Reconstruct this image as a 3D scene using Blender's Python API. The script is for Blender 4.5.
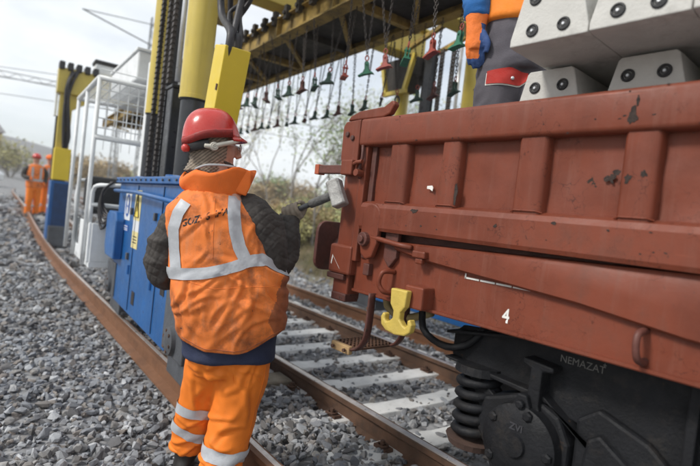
import bpy, bmesh, math, random
import numpy as np
from mathutils import Vector, Matrix, noise
from mathutils.bvhtree import BVHTree
random.seed(7); rng = np.random.default_rng(7)
for o in list(bpy.data.objects): bpy.data.objects.remove(o)
scene = bpy.context.scene
C = bpy.data.collections.new('scene_objects'); scene.collection.children.link(C)
sin, cos, rad, pi = math.sin, math.cos, math.radians, math.pi

# ------------------------------------------------------------------ camera, sky, sun
yaw, pitch, roll = rad(41), rad(-1.6), rad(6.5)
fw = Vector((sin(yaw)*cos(pitch), cos(yaw)*cos(pitch), sin(pitch)))
rt = Vector((cos(yaw), -sin(yaw), 0)); up = rt.cross(fw)
U = up*cos(roll) - rt*sin(roll); R = rt*cos(roll) + up*sin(roll)
cam_d = bpy.data.cameras.new('camera'); cam = bpy.data.objects.new('camera', cam_d); C.objects.link(cam)
cam.matrix_world = Matrix(((R.x, U.x, -fw.x, 0), (R.y, U.y, -fw.y, 0), (R.z, U.z, -fw.z, 1.2), (0, 0, 0, 1)))
cam_d.sensor_width = 36; cam_d.lens = 25.5; cam_d.clip_start = 0.05; cam_d.clip_end = 2000
cam_d.dof.use_dof = True; cam_d.dof.focus_distance = 2.3; cam_d.dof.aperture_fstop = 1.7
scene.camera = cam
SUN_EL, SUN_AZ = rad(42), rad(285)        # azimuth clockwise from +Y
w = bpy.data.worlds.new('World'); scene.world = w; w.use_nodes = True
nt = w.node_tree; nt.nodes.clear()
def N(t, typ, **k):
    n = t.nodes.new(typ)
    for a, v in k.items(): setattr(n, a, v)
    return n
wo = N(nt, 'ShaderNodeOutputWorld'); bg = N(nt, 'ShaderNodeBackground'); bg.inputs[1].default_value = 0.092
sk = N(nt, 'ShaderNodeTexSky', sky_type='NISHITA', sun_disc=False, sun_elevation=SUN_EL, sun_rotation=SUN_AZ)
tc = N(nt, 'ShaderNodeTexCoord'); mp = N(nt, 'ShaderNodeMapping'); mp.inputs['Scale'].default_value = (1, 1, 2.6)
cn = N(nt, 'ShaderNodeTexNoise'); cn.inputs['Scale'].default_value = 2.1; cn.inputs['Detail'].default_value = 6; cn.inputs['Roughness'].default_value = .55
cr = N(nt, 'ShaderNodeValToRGB'); cr.color_ramp.elements[0].position = .34; cr.color_ramp.elements[0].color = (.55,.55,.55,1); cr.color_ramp.elements[1].position = .60
cn2 = N(nt, 'ShaderNodeTexNoise'); cn2.inputs['Scale'].default_value = 1.7; cn2.inputs['Detail'].default_value = 5
cc = N(nt, 'ShaderNodeValToRGB'); cc.color_ramp.elements[0].position = .3; cc.color_ramp.elements[0].color = (6.3,6.9,7.4,1); cc.color_ramp.elements[1].position = .65; cc.color_ramp.elements[1].color = (9.3,9.5,9.6,1)
mx = N(nt, 'ShaderNodeMix', data_type='RGBA')
L = nt.links.new
L(tc.outputs['Generated'], mp.inputs[0]); L(mp.outputs[0], cn.inputs[0]); L(mp.outputs[0], cn2.inputs[0])
L(cn.outputs[0], cr.inputs[0]); L(cn2.outputs[0], cc.inputs[0])
L(cr.outputs[0], mx.inputs['Factor']); L(sk.outputs[0], mx.inputs['A']); L(cc.outputs[0], mx.inputs['B'])
L(mx.outputs['Result'], bg.inputs[0]); L(bg.outputs[0], wo.inputs[0])
sl = bpy.data.lights.new('sun', 'SUN'); so = bpy.data.objects.new('sun', sl); C.objects.link(so)
sl.energy = 2.1; sl.angle = rad(12); sl.color = (1, .96, .9)
sd = Vector((sin(SUN_AZ)*cos(SUN_EL), cos(SUN_AZ)*cos(SUN_EL), sin(SUN_EL)))
so.rotation_euler = sd.to_track_quat('Z', 'Y').to_euler()
vs = scene.view_settings; vs.view_transform = 'Standard'; vs.look = 'None'; vs.exposure = 0.5; vs.gamma = 1

# ------------------------------------------------------------------ materials
MATS = {}
def mat(name, base, rough=.6, metal=0., var=.25, vs=7, bump=.25, bs=70, dirt=None, dirt_amt=.5, ds=5, chip=None, chip_amt=.62, cs=14,
        streak=None, crack=0., edge=None, island=0., coat=0., spec=.5, attr=None, sheen=0., bd=.01, ridge=None, hues=False, speck=None):
    """base colour with mottling, dirt clouds, paint chips, vertical streaks and a fine bump"""
    if name in MATS: return MATS[name]
    m = bpy.data.materials.new(name); m.use_nodes = True; t = m.node_tree; n = t.nodes; l = t.links.new
    b = n['Principled BSDF']; b.inputs['Metallic'].default_value = metal; b.inputs['Specular IOR Level'].default_value = spec
    if coat: b.inputs['Coat Weight'].default_value = coat; b.inputs['Coat Roughness'].default_value = .15
    if sheen: b.inputs['Sheen Weight'].default_value = sheen
    tx = N(t, 'ShaderNodeTexCoord'); co = tx.outputs['Object']
    def noi(sc, det=5, ro=.6, vec=None):
        q = N(t, 'ShaderNodeTexNoise'); q.inputs['Scale'].default_value = sc; q.inputs['Detail'].default_value = det; q.inputs['Roughness'].default_value = ro
        l(vec or co, q.inputs['Vector']); return q.outputs[0]
    def ramp(src, a, b_, ca=(0,0,0,1), cb=(1,1,1,1)):
        q = N(t, 'ShaderNodeValToRGB'); e = q.color_ramp.elements; e[0].position = a; e[1].position = b_; e[0].color = ca; e[1].color = cb
        l(src, q.inputs[0]); return q.outputs[0]
    def mix(f, A, B, mode='MIX'):
        q = N(t, 'ShaderNodeMix', data_type='RGBA', blend_type=mode)
        if isinstance(f, float): q.inputs['Factor'].default_value = f
        else: l(f, q.inputs['Factor'])
        for s, k in ((A, 'A'), (B, 'B')):
            if isinstance(s, tuple): q.inputs[k].default_value = s
            else: l(s, q.inputs[k])
        return q.outputs['Result']
    lo = tuple(c*(1-var) for c in base)+(1,); hi = tuple(min(1, c*(1+var)) for c in base)+(1,)
    col = ramp(noi(vs), .3, .7, lo, hi)
    rr = ramp(noi(vs*3), .3, .7, (max(0,rough-.12),)*3+(1,), (min(1,rough+.12),)*3+(1,))
    if island or attr:
        if attr:
            g = N(t, 'ShaderNodeAttribute', attribute_name=attr).outputs['Fac']
        else: g = N(t, 'ShaderNodeObjectInfo').outputs['Random']
        k = island or .5
        rp = N(t, 'ShaderNodeValToRGB'); e = rp.color_ramp.elements; l(g, rp.inputs[0])
        e[0].color = (1-k,1-k,1-k*.95,1); e[1].color = (1+k*1.5,1+k*1.47,1+k*1.42,1)
        if hues:
            for ps, cl3 in ((.2,(.62,.58,.54)),(.34,(1.0,.86,.74)),(.42,(.82,.84,.88)),(.6,(1.0,1.02,1.06)),(.72,(1.22,1.14,1.04)),(.82,(1.3,1.33,1.36))): q_ = e.new(ps); q_.color = cl3+(1,)
        col = mix(1., col, rp.outputs[0], 'MULTIPLY')
    if streak:
        mq = N(t, 'ShaderNodeMapping'); mq.inputs['Scale'].default_value = (14, 14, 1.2); l(co, mq.inputs[0])
        col = mix(ramp(noi(2.2, 6, .7, mq.outputs[0]), .52, .74, (0,0,0,1), (.75,.75,.75,1)), col, tuple(streak)+(1,))
    if crack:
        for sc_, nm in ((5.5, .5), (9., .5)):
            q = N(t, 'ShaderNodeMath', operation='SUBTRACT'); q.inputs[1].default_value = nm; l(noi(sc_, 4, .6), q.inputs[0])
            a_ = N(t, 'ShaderNodeMath', operation='ABSOLUTE'); l(q.outputs[0], a_.inputs[0])
            g_ = N(t, 'ShaderNodeMath', operation='MULTIPLY'); l(ramp(a_.outputs[0], .0015, .0045, (1,1,1,1), (0,0,0,1)), g_.inputs[0]); l(ramp(noi(3.1+sc_*.2, 3), .5, .58, (0,0,0,1), (crack,)*3+(1,)), g_.inputs[1])
            col = mix(g_.outputs[0], col, tuple(c*.38 for c in base)+(1,))
    if edge:
        ge = N(t, 'ShaderNodeNewGeometry'); e_ = N(t, 'ShaderNodeMath', operation='MULTIPLY'); l(ramp(ge.outputs['Pointiness'], .52, .60), e_.inputs[0]); l(ramp(noi(30, 5), .35, .6), e_.inputs[1])
        col = mix(e_.outputs[0], col, tuple(edge)+(1,))
    if dirt: col = mix(ramp(noi(ds, 8, .7), dirt_amt, dirt_amt+.2, (0,0,0,1), (.85,.85,.85,1)), col, tuple(dirt)+(1,))
    if speck:
        sm3 = ramp(noi(70, 4, .7), .67, .69); g3 = N(t, 'ShaderNodeMath', operation='MULTIPLY'); l(sm3, g3.inputs[0]); l(ramp(noi(4.2, 4), .45, .6), g3.inputs[1]); col = mix(g3.outputs[0], col, tuple(speck)+(1,))
        ms_ = N(t, 'ShaderNodeMapping'); ms_.inputs['Scale'].default_value = (30, 2.2, 60); ms_.inputs['Rotation'].default_value = (.3, 0, 0); l(co, ms_.inputs[0])
        col = mix(ramp(noi(1., 3, .6, ms_.outputs[0]), .70, .76, (0,0,0,1), (.55,.55,.55,1)), col, tuple(min(1,c*2.1) for c in base)+(1,))
    if chip:
        cm = ramp(noi(cs, 6, .65), chip_amt, chip_amt+.012)
        col = mix(cm, col, tuple(chip)+(1,)); rr = mix(cm, rr, (.9,.9,.9,1))
    l(col, b.inputs['Base Color']); l(rr, b.inputs['Roughness'])
    if bump:
        bp = N(t, 'ShaderNodeBump'); bp.inputs['Strength'].default_value = bump; bp.inputs['Distance'].default_value = bd
        l(noi(bs, 6, .65), bp.inputs['Height']); out = bp.outputs[0]
        if ridge:
            mr = N(t, 'ShaderNodeMapping'); mr.inputs['Scale'].default_value = ridge[:3]; mr.inputs['Rotation'].default_value = (0, ridge[3], 0); l(co, mr.inputs[0])
            nr = N(t, 'ShaderNodeTexNoise', noise_type='RIDGED_MULTIFRACTAL'); nr.inputs['Scale'].default_value = 1; nr.inputs['Detail'].default_value = 2.5; nr.inputs['Distortion'].default_value = .6; l(mr.outputs[0], nr.inputs['Vector'])
            b2 = N(t, 'ShaderNodeBump'); b2.inputs['Strength'].default_value = .55; b2.inputs['Distance'].default_value = .012; l(nr.outputs[0], b2.inputs['Height']); l(out, b2.inputs['Normal']); out = b2.outputs[0]
        l(out, b.inputs['Normal'])
    MATS[name] = m; return m

wagon_red = mat('wagon_red', (.175,.043,.022), .5, spec=.3, var=.26, vs=3.5, bump=.14, bs=16, dirt=(.11,.04,.026), dirt_amt=.54, ds=3.5, chip=(.035,.025,.02), chip_amt=.70, cs=12, streak=(.19,.068,.045), crack=.9, speck=(.06,.028,.02))
wagon_dark = mat('wagon_red_grimy', (.10,.033,.024), .6, var=.3, vs=6, bump=.3, bs=40, dirt=(.05,.028,.022), dirt_amt=.5, ds=9, chip=(.03,.02,.018), chip_amt=.68)
black_iron = mat('black_iron', (.008,.0085,.0105), .6, spec=.3, var=.4, bump=.35, bs=75, dirt=(.032,.027,.023), dirt_amt=.54, ds=11, chip=(.045,.028,.018), chip_amt=.70, cs=22)
rust_iron = mat('rusty_iron', (.1,.05,.03), .8, var=.4, bump=.4, bs=90, dirt=(.03,.02,.018), dirt_amt=.5)
hook_yellow = mat('hook_yellow', (.58,.43,.09), .5, var=.12, bump=.35, bs=30, dirt=(.2,.13,.04), dirt_amt=.6, chip=(.09,.05,.03), chip_amt=.68)
wood_end = mat('plank_end', (.38,.25,.12), .7, var=.3, dirt=(.1,.06,.03), dirt_amt=.55, ds=20)
rail_rust = mat('rail_rust', (.11,.058,.034), .75, var=.35, vs=5, bump=.4, bs=80, dirt=(.045,.03,.022), dirt_amt=.5, ds=6)
rail_orange = mat('rail_orange', (.175,.078,.036), .7, var=.3, vs=5, bump=.35, bs=80, dirt=(.1,.05,.025), dirt_amt=.53, ds=5)
rail_steel = mat('rail_steel', (.5,.45,.42), .35, .6, var=.2, bump=.08, bs=50, dirt=(.14,.09,.06), dirt_amt=.6, ds=9)
ballast_m = mat('ballast_stone', (.25,.255,.265), .85, var=.3, vs=16, bump=.5, bs=90, attr='tint', island=.62, hues=True, dirt=(.17,.13,.1), dirt_amt=.6, ds=1.3)
stone_m = mat('ballast_stone_single', (.27,.275,.285), .85, var=.3, vs=16, bump=.5, bs=90, island=.6, hues=True)
sleeper_m = mat('sleeper_concrete_limed', (.66,.66,.65), .85, var=.12, bump=.3, bs=60, dirt=(.33,.31,.28), dirt_amt=.58, ds=9)
concrete_m = mat('new_concrete', (.54,.53,.50), .8, var=.1, bump=.3, bs=90, dirt=(.27,.26,.24), dirt_amt=.56, ds=5, chip=(.16,.15,.14), chip_amt=.74, cs=26)
old_wood = mat('weathered_wood', (.2,.17,.13), .85, var=.3, bump=.5, bs=40, streak=(.3,.27,.22))
blue_p = mat('crane_blue', (.010,.10,.31), .38, var=.18, vs=3, bump=.1, bs=20, dirt=(.02,.05,.1), dirt_amt=.6, coat=.2, chip=(.07,.05,.04), chip_amt=.69, cs=18, streak=(.03,.12,.3))
yellow_p = mat('crane_yellow', (.56,.43,.075), .42, var=.1, vs=3, bump=.08, bs=20, dirt=(.3,.22,.07), dirt_amt=.66, streak=(.45,.34,.08), coat=.15)
yellow_b = mat('box_yellow', (.68,.5,.035), .45, var=.06, vs=3, bump=.1, bs=30, dirt=(.35,.25,.04), dirt_amt=.7)
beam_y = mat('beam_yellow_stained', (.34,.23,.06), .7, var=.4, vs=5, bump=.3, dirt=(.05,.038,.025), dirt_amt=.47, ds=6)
beam_dark = mat('beam_dark', (.035,.03,.026), .75, var=.4, bump=.3)
grey_iron = mat('housing_grey', (.075,.08,.09), .55, var=.25, bump=.3, bs=50, dirt=(.13,.12,.11), dirt_amt=.6)
dark_tube = mat('dark_tube', (.035,.037,.042), .35, .3, var=.25, bump=.1, dirt=(.09,.08,.075), dirt_amt=.62)
chain_m = mat('chain_steel', (.07,.06,.055), .55, .5, var=.3, bump=.2)
silver = mat('silver_rod', (.55,.56,.58), .35, .4, var=.1, bump=.05)
white_p = mat('white_paint', (.72,.74,.75), .5, var=.1, bump=.1, dirt=(.3,.3,.29), dirt_amt=.6)
hose_m = mat('rubber_hose', (.025,.023,.026), .5, var=.3, bump=.2)
seat_m = mat('seat_black', (.02,.02,.022), .6, var=.3)
clamp_red = mat('clamp_red', (.36,.065,.045), .5, var=.25, dirt=(.1,.04,.03), dirt_amt=.48, ds=14)
clamp_green = mat('clamp_green', (.035,.19,.11), .5, var=.25, dirt=(.03,.06,.045), dirt_amt=.48, ds=14)
clamp_grey = mat('clamp_grey', (.05,.05,.05), .55, var=.3)
mark_white = mat('marking_white', (.72,.7,.66), .7, var=.1, dirt=(.4,.33,.28), dirt_amt=.58, ds=30, bump=0)
mark_faded = mat('marking_faded', (.17,.165,.155), .8, var=.2, bump=0)
mark_black = mat('marking_black', (.025,.02,.02), .8, var=.2, bump=0)
sign_white = mat('sign_white', (.7,.72,.74), .4, var=.05, bump=0)
sign_yellow = mat('sign_yellow', (.72,.62,.28), .45, var=.06, bump=0)
sign_blue = mat('sign_blue', (.03,.1,.36), .4, var=.05, bump=0)
vest_m = mat('vest_orange', (.78,.2,.035), .75, var=.14, vs=4, bump=.25, bs=220, ridge=(7,7,3.5,.5), dirt=(.075,.03,.02), dirt_amt=.50, ds=5.5, chip=(.13,.055,.035), chip_amt=.67, cs=9, streak=(.70,.27,.12))
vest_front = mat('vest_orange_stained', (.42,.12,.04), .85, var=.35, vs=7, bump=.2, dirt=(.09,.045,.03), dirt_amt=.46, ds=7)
trouser_m = mat('trousers_orange', (.82,.2,.012), .75, var=.08, vs=6, bump=.25, bs=220, ridge=(5,5,7,.2), dirt=(.45,.12,.02), dirt_amt=.58, ds=6)
collar_m = mat('collar_orange', (.82,.17,.02), .75, var=.12, bump=.2, bs=200, ridge=(8,8,6,.4), dirt=(.35,.09,.03), dirt_amt=.58, ds=6)
tape_m = mat('reflective_tape', (.43,.445,.47), .5, .0, var=.1, vs=20, bump=.2, bs=60, dirt=(.36,.33,.31), dirt_amt=.58, ds=12)
quilt_m = mat('quilted_brown', (.04,.034,.03), .75, var=.3, vs=14, bump=.25, bs=120)
navy_m = mat('navy_cloth', (.018,.025,.06), .85, var=.25, bump=.3, bs=150)
glove_m = mat('glove_brown', (.21,.175,.135), .85, var=.3, bump=.3, bs=120)
helmet_m = mat('helmet_red', (.5,.03,.02), .28, var=.12, vs=8, bump=.06, bs=12, dirt=(.3,.03,.02), dirt_amt=.6, ds=14, coat=.4)
helmet_dirty = mat('helmet_red_scuffed', (.33,.03,.025), .5, var=.2, dirt=(.1,.02,.02), dirt_amt=.5, ds=30)
strap_m = mat('harness_beige', (.55,.52,.45), .55, var=.1, bump=.05)
knit_m = mat('knit_beige', (.3,.24,.18), .95, var=.25, vs=30, bump=.5, bs=120, sheen=.3)
def stripes(m, scale, dark):
    t = m.node_tree; b = t.nodes['Principled BSDF']; src = b.inputs['Base Color'].links[0].from_socket; tx = N(t, 'ShaderNodeTexCoord'); mp_ = N(t, 'ShaderNodeMapping'); mp_.inputs['Rotation'].default_value = (0, .75, .3)
    wv = N(t, 'ShaderNodeTexWave', bands_direction='Z'); wv.inputs['Scale'].default_value = scale; wv.inputs['Distortion'].default_value = 1.2; wv.inputs['Detail Scale'].default_value = 2
    t.links.new(tx.outputs['Object'], mp_.inputs[0]); t.links.new(mp_.outputs[0], wv.inputs[0]); q = N(t, 'ShaderNodeMix', data_type='RGBA', blend_type='MULTIPLY'); q.inputs['Factor'].default_value = 1
    rp = N(t, 'ShaderNodeValToRGB'); rp.color_ramp.elements[0].color = (dark,dark,dark,1); rp.color_ramp.elements[0].position = .2; rp.color_ramp.elements[1].position = .6; t.links.new(wv.outputs[0], rp.inputs[0])
    t.links.new(src, q.inputs['A']); t.links.new(rp.outputs[0], q.inputs['B']); t.links.new(q.outputs['Result'], b.inputs['Base Color'])
stripes(knit_m, 26, .45)
skin_m = mat('skin', (.5,.27,.19), .55, var=.12, vs=20, bump=.1, bs=120)
beard_m = mat('beard_dark', (.05,.035,.028), .9, var=.3)
boot_m = mat('boot_black', (.02,.018,.017), .55, var=.3, bump=.2)
glass_rim = mat('glasses_rim', (.5,.5,.5), .3, .3, bump=0)
hammer_m = mat('hammer_steel', (.38,.375,.36), .55, .1, var=.35, vs=22, bump=.5, bs=60, dirt=(.1,.08,.07), dirt_amt=.55, ds=20)
handle_m = mat('handle_black', (.035,.037,.042), .45, var=.2, bump=.15)
wrap_m = mat('handle_wrap', (.11,.108,.105), .85, var=.4, vs=30, bump=.8, bs=70)
grey_cloth = mat('trousers_grey', (.085,.078,.092), .85, var=.14, vs=6, bump=.25, bs=160)
red_cloth = mat('pocket_red', (.42,.03,.022), .8, var=.15, bump=.2, bs=140)
blue_cloth = mat('sleeve_blue', (.015,.12,.36), .8, var=.2, bump=.25, bs=140)
glove_or = mat('glove_orange', (.75,.18,.03), .75, var=.15, bump=.4, bs=90)
glove_bl = mat('glove_blue', (.03,.07,.2), .8, var=.25, bump=.4, bs=90)
bark_m = mat('bark', (.24,.22,.2), .9, var=.3)
leaf_a = mat('leaf_olive', (.36,.34,.15), .7, var=.3, vs=3, bump=0, attr='tint', island=.45)
leaf_b = mat('leaf_green', (.25,.31,.15), .7, var=.3, vs=3, bump=0, attr='tint', island=.45)
leaf_c = mat('leaf_brown', (.33,.25,.14), .8, var=.3, vs=3, bump=0, attr='tint', island=.45)
grass_m = mat('dry_grass', (.2,.17,.08), .85, var=.3, vs=1, bump=0, attr='tint', island=.5)
pole_m = mat('mast_grey', (.3,.31,.32), .6, .3, var=.2, bump=.1)
wall_ochre = mat('wall_ochre', (.42,.28,.17), .8, var=.15)
roof_m = mat('roof_grey', (.2,.19,.19), .8, var=.2)
car_white = mat('car_white', (.7,.72,.74), .3, var=.04, bump=0, coat=.5)
win_dark = mat('window_dark', (.03,.04,.05), .15, var=.1, bump=0)
lens_m = bpy.data.materials.new('clear_lens'); lens_m.use_nodes = True
_b = lens_m.node_tree.nodes['Principled BSDF']; _b.inputs['Transmission Weight'].default_value = 1; _b.inputs['Roughness'].default_value = .02; _b.inputs['IOR'].default_value = 1.05

# ------------------------------------------------------------------ mesh builder
class MB:
    def __init__(s): s.v = []; s.f = []
    def add(s, vs, fs):
        k = len(s.v); s.v += [tuple(p) for p in vs]; s.f += [tuple(i+k for i in f) for f in fs]; return s
    def box(s, x0, x1, y0, y1, z0, z1, M=None):
        vs = [Vector((x, y, z)) for x in (x0, x1) for y in (y0, y1) for z in (z0, z1)]
        if M: vs = [M @ p for p in vs]
        return s.add(vs, [(0,1,3,2),(4,6,7,5),(0,4,5,1),(2,3,7,6),(0,2,6,4),(1,5,7,3)])
    def bar(s, a, b, w, h=None):            # square bar between two points
        a = Vector(a); b = Vector(b); d = (b-a); n = d.length; d.normalize(); h = h or w
        q = Vector((0,0,1)) if abs(d.z) < .95 else Vector((1,0,0)); x = d.cross(q).normalized(); y = x.cross(d)
        vs = [p + x*i*w/2 + y*j*h/2 for p in (a, b) for i, j in ((-1,-1),(1,-1),(1,1),(-1,1))]
        return s.add(vs, [(3,2,1,0),(4,5,6,7),(0,1,5,4),(1,2,6,5),(2,3,7,6),(3,0,4,7)])
    def tube(s, pts, r, n=10, flat=None, caps=True, smooth=0):
        pts = [Vector(p) for p in pts]; rs = list(r) if hasattr(r, '__len__') else [r]*len(pts)
        fl = list(flat) if hasattr(flat, '__len__') else [flat or 1]*len(pts)
        for _ in range(smooth):
            P, Q, F = [], [], []
            for i in range(len(pts)-1):
                p0 = pts[max(0,i-1)]; p1 = pts[i]; p2 = pts[i+1]; p3 = pts[min(len(pts)-1,i+2)]
                P += [p1, (p1+p2)*.5625 - (p0+p3)*.0625]; Q += [rs[i], (rs[i]+rs[i+1])/2]; F += [fl[i], (fl[i]+fl[i+1])/2]
            pts = P+[pts[-1]]; rs = Q+[rs[-1]]; fl = F+[fl[-1]]
        d = (pts[1]-pts[0]).normalized(); q = Vector((0,1,0)) if abs(d.y) < .9 else Vector((1,0,0))
        x = d.cross(q).normalized(); vs = []; k = len(pts)
        for i, p in enumerate(pts):
            d = ((pts[min(i+1,k-1)]-pts[max(i-1,0)])).normalized(); x = (x - d*x.dot(d)).normalized(); y = d.cross(x)
            for j in range(n):
                a = 2*pi*j/n; vs.append(p + x*cos(a)*rs[i] + y*sin(a)*rs[i]*fl[i])
        fs = [(i*n+j, i*n+(j+1)%n, (i+1)*n+(j+1)%n, (i+1)*n+j) for i in range(k-1) for j in range(n)]
        if caps: fs += [tuple(range(n-1,-1,-1)), tuple(range((k-1)*n, k*n))]
        return s.add(vs, fs)
    def rings(s, rg, n=28, caps=True):      # horizontal elliptical rings: (cx, cy, z, rx, ry)
        k = len(rg); vs = []
        for (cx, cy, z, rx, ry) in rg:
            for j in range(n):
                a = 2*pi*j/n; c, q = cos(a), sin(a)
                c = math.copysign(abs(c)**.85, c); q = math.copysign(abs(q)**.85, q)
                vs.append((cx+rx*c, cy+ry*q, z))
        fs = [(i*n+j, i*n+(j+1)%n, (i+1)*n+(j+1)%n, (i+1)*n+j) for i in range(k-1) for j in range(n)]
        if caps: fs += [tuple(range(n-1,-1,-1)), tuple(range((k-1)*n, k*n))]
        return s.add(vs, fs)
    def cyl(s, a, b, r, n=16): return s.tube([a, b], r, n)
    def prism(s, poly, a0, a1, axis='x'):   # polygon in the other two axes, extruded
        f = {'x': lambda p, a: (a, p[0], p[1]), 'y': lambda p, a: (p[0], a, p[1]), 'z': lambda p, a: (p[0], p[1], a)}[axis]
        n = len(poly); vs = [f(p, a0) for p in poly] + [f(p, a1) for p in poly]
        return s.add(vs, [tuple(range(n)), tuple(range(2*n-1, n-1, -1))] + [(i, n+i, n+(i+1)%n, (i+1)%n) for i in range(n)])
    def torus(s, c, R0, r, ax=(0,0,1), n=16, m=6, sx=1., a0=0, a1=2*pi):
        c = Vector(c); z = Vector(ax).normalized(); q = Vector((0,0,1)) if abs(z.z) < .9 else Vector((1,0,0))
        y = (q - z*q.dot(z)).normalized(); x = y.cross(z)
        pts = [c + x*cos(a0+(a1-a0)*i/n)*R0 + y*sin(a0+(a1-a0)*i/n)*R0*sx for i in range(n+1)]
        return s.tube(pts, r, m)
    def sphere(s, c, rx, ry, rz, n=14, m=8):
        return s.add([(c[0]+rx*sin(pi*i/m)*cos(2*pi*j/n), c[1]+ry*sin(pi*i/m)*sin(2*pi*j/n), c[2]+rz*cos(pi*i/m)) for i in range(m+1) for j in range(n)],
                     [(i*n+j, (i+1)*n+j, (i+1)*n+(j+1)%n, i*n+(j+1)%n) for i in range(m) for j in range(n)])
    def mesh(s, name):
        me = bpy.data.meshes.new(name); me.from_pydata(s.v, [], s.f); me.validate(); me.update()
        bm = bmesh.new(); bm.from_mesh(me); bmesh.ops.remove_doubles(bm, verts=bm.verts, dist=1e-6) if False else None
        bmesh.ops.recalc_face_normals(bm, faces=bm.faces); bm.to_mesh(me); bm.free(); return me

def link(name, me, m, parent=None, smooth=False, bevel=0., kind=None, inv=None):
    o = bpy.data.objects.new(name, me); C.objects.link(o)
    if m and not me.materials: me.materials.append(m)
    if parent:
        o.parent = parent
        if parent.type == 'EMPTY': o.matrix_parent_inverse = parent['_inv_m'] if False else (Matrix.Translation(-parent.location) if parent.get('_world') else Matrix())
    if smooth:
        for p in me.polygons: p.use_smooth = True
    if bevel:
        b = o.modifiers.new('bevel', 'BEVEL'); b.width = bevel; b.segments = 2; b.limit_method = 'ANGLE'; b.angle_limit = rad(40)
        b.harden_normals = False
    if kind: o['kind'] = kind
    return o
def obj(name, mb, m, parent=None, smooth=False, bevel=0., kind=None): return link(name, mb.mesh(name), m, parent, smooth, bevel, kind)
def tag(o, label, cat, group=None):
    o['label'] = label; o['category'] = cat
    if group: o['group'] = group
    return o
def thing(name, label, cat, loc=(0,0,0), rz=0, group=None, world=False):
    o = bpy.data.objects.new(name, None); C.objects.link(o); o.location = loc; o.rotation_euler = (0,0,rz); o.empty_display_size = .2
    if world: o['_world'] = 1
    return tag(o, label, cat, group)
def copy_tree(o, parent=None):
    c = o.copy(); C.objects.link(c)
    if parent: c.parent = parent
    for ch in list(o.children): copy_tree(ch, c)
    return c
def auto_smooth(o, ang=35):
    me = o.data
    for p in me.polygons: p.use_smooth = True
    me.set_sharp_from_angle(angle=rad(ang)); return o

def text_mesh(txt, size, bold=0.0):
    cu = bpy.data.curves.new('txt', 'FONT'); cu.body = txt; cu.size = size; cu.offset = bold; cu.align_x = 'CENTER'; cu.align_y = 'CENTER'; cu.resolution_u = 3
    o = bpy.data.objects.new('txt', cu); scene.collection.objects.link(o)
    dg = bpy.context.evaluated_depsgraph_get(); dg.update(); me = bpy.data.meshes.new_from_object(o.evaluated_get(dg))
    bpy.data.objects.remove(o); me.materials.clear(); return me
def text_obj(name, txt, size, m, parent, origin, xa, ya, bold=0.0, sx=1.):
    me = text_mesh(txt, size, bold); o_, x, y = Vector(origin), Vector(xa), Vector(ya)
    for v in me.vertices: v.co = o_ + x*v.co.x*sx + y*v.co.y
    me.update(); return link(name, me, m, parent)

# ------------------------------------------------------------------ lie of the land
ZT = [(-60,0),(-5,0),(9,0),(13,.17),(17,.47),(22,.64),(30,.72),(50,.78),(400,.8)]
XT = [(-60,-2.35),(-5,.95),(0,1.25),(6,1.61),(12,1.97),(17,2.3),(22,2.68),(30,3.45),(40,4.9),(60,9.2),(100,23),(160,52)]
def ease(T, y):
    # Catmull-Rom through the table
    n = len(T)
    for i in range(n-1):
        if y <= T[i+1][0] or i == n-2: break
    x0, y0 = T[i]; x1, y1 = T[i+1]; t = min(1, max(0, (y-x0)/(x1-x0))); h = x1-x0
    m0 = (y1-T[max(i-1,0)][1])/(x1-T[max(i-1,0)][0]) if i else (y1-y0)/h
    m1 = (T[min(i+2,n-1)][1]-y0)/(T[min(i+2,n-1)][0]-x0)
    return (2*t**3-3*t*t+1)*y0 + (t**3-2*t*t+t)*h*m0 + (-2*t**3+3*t*t)*y1 + (t**3-t*t)*h*m1
def zr(y): return ease(ZT, y)
def xl(y): return ease(XT, y)
def rail_pt(off, y):
    s = (xl(y+.5)-xl(y-.5)); q = math.hypot(1, s)
    return Vector((xl(y)+off/q, y-off*s/q, zr(y)))
def sm(a, b, x): t = min(1, max(0, (x-a)/(b-a))); return t*t*(3-2*t)
OFF_A, OFF_B, OFF_R = .88, 2.33, 3.12
def ground_z(x, y):
    s = x - xl(min(max(y,-60),160))
    z = zr(y) - .165
    z += -.03*sm(.35,-.2,s)*(1 if s < 1 else 0)
    z += .55*sm(4.4, 8, s) + .5*sm(8, 30, s)
    z += 11*math.exp(-((x-2)/46)**2 - ((y-135)/34)**2) + 5*math.exp(-((x+30)/30)**2-((y-80)/30)**2)
    z += .012*noise.noise(Vector((x*1.3, y*1.3, 0)))
    return z

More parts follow.
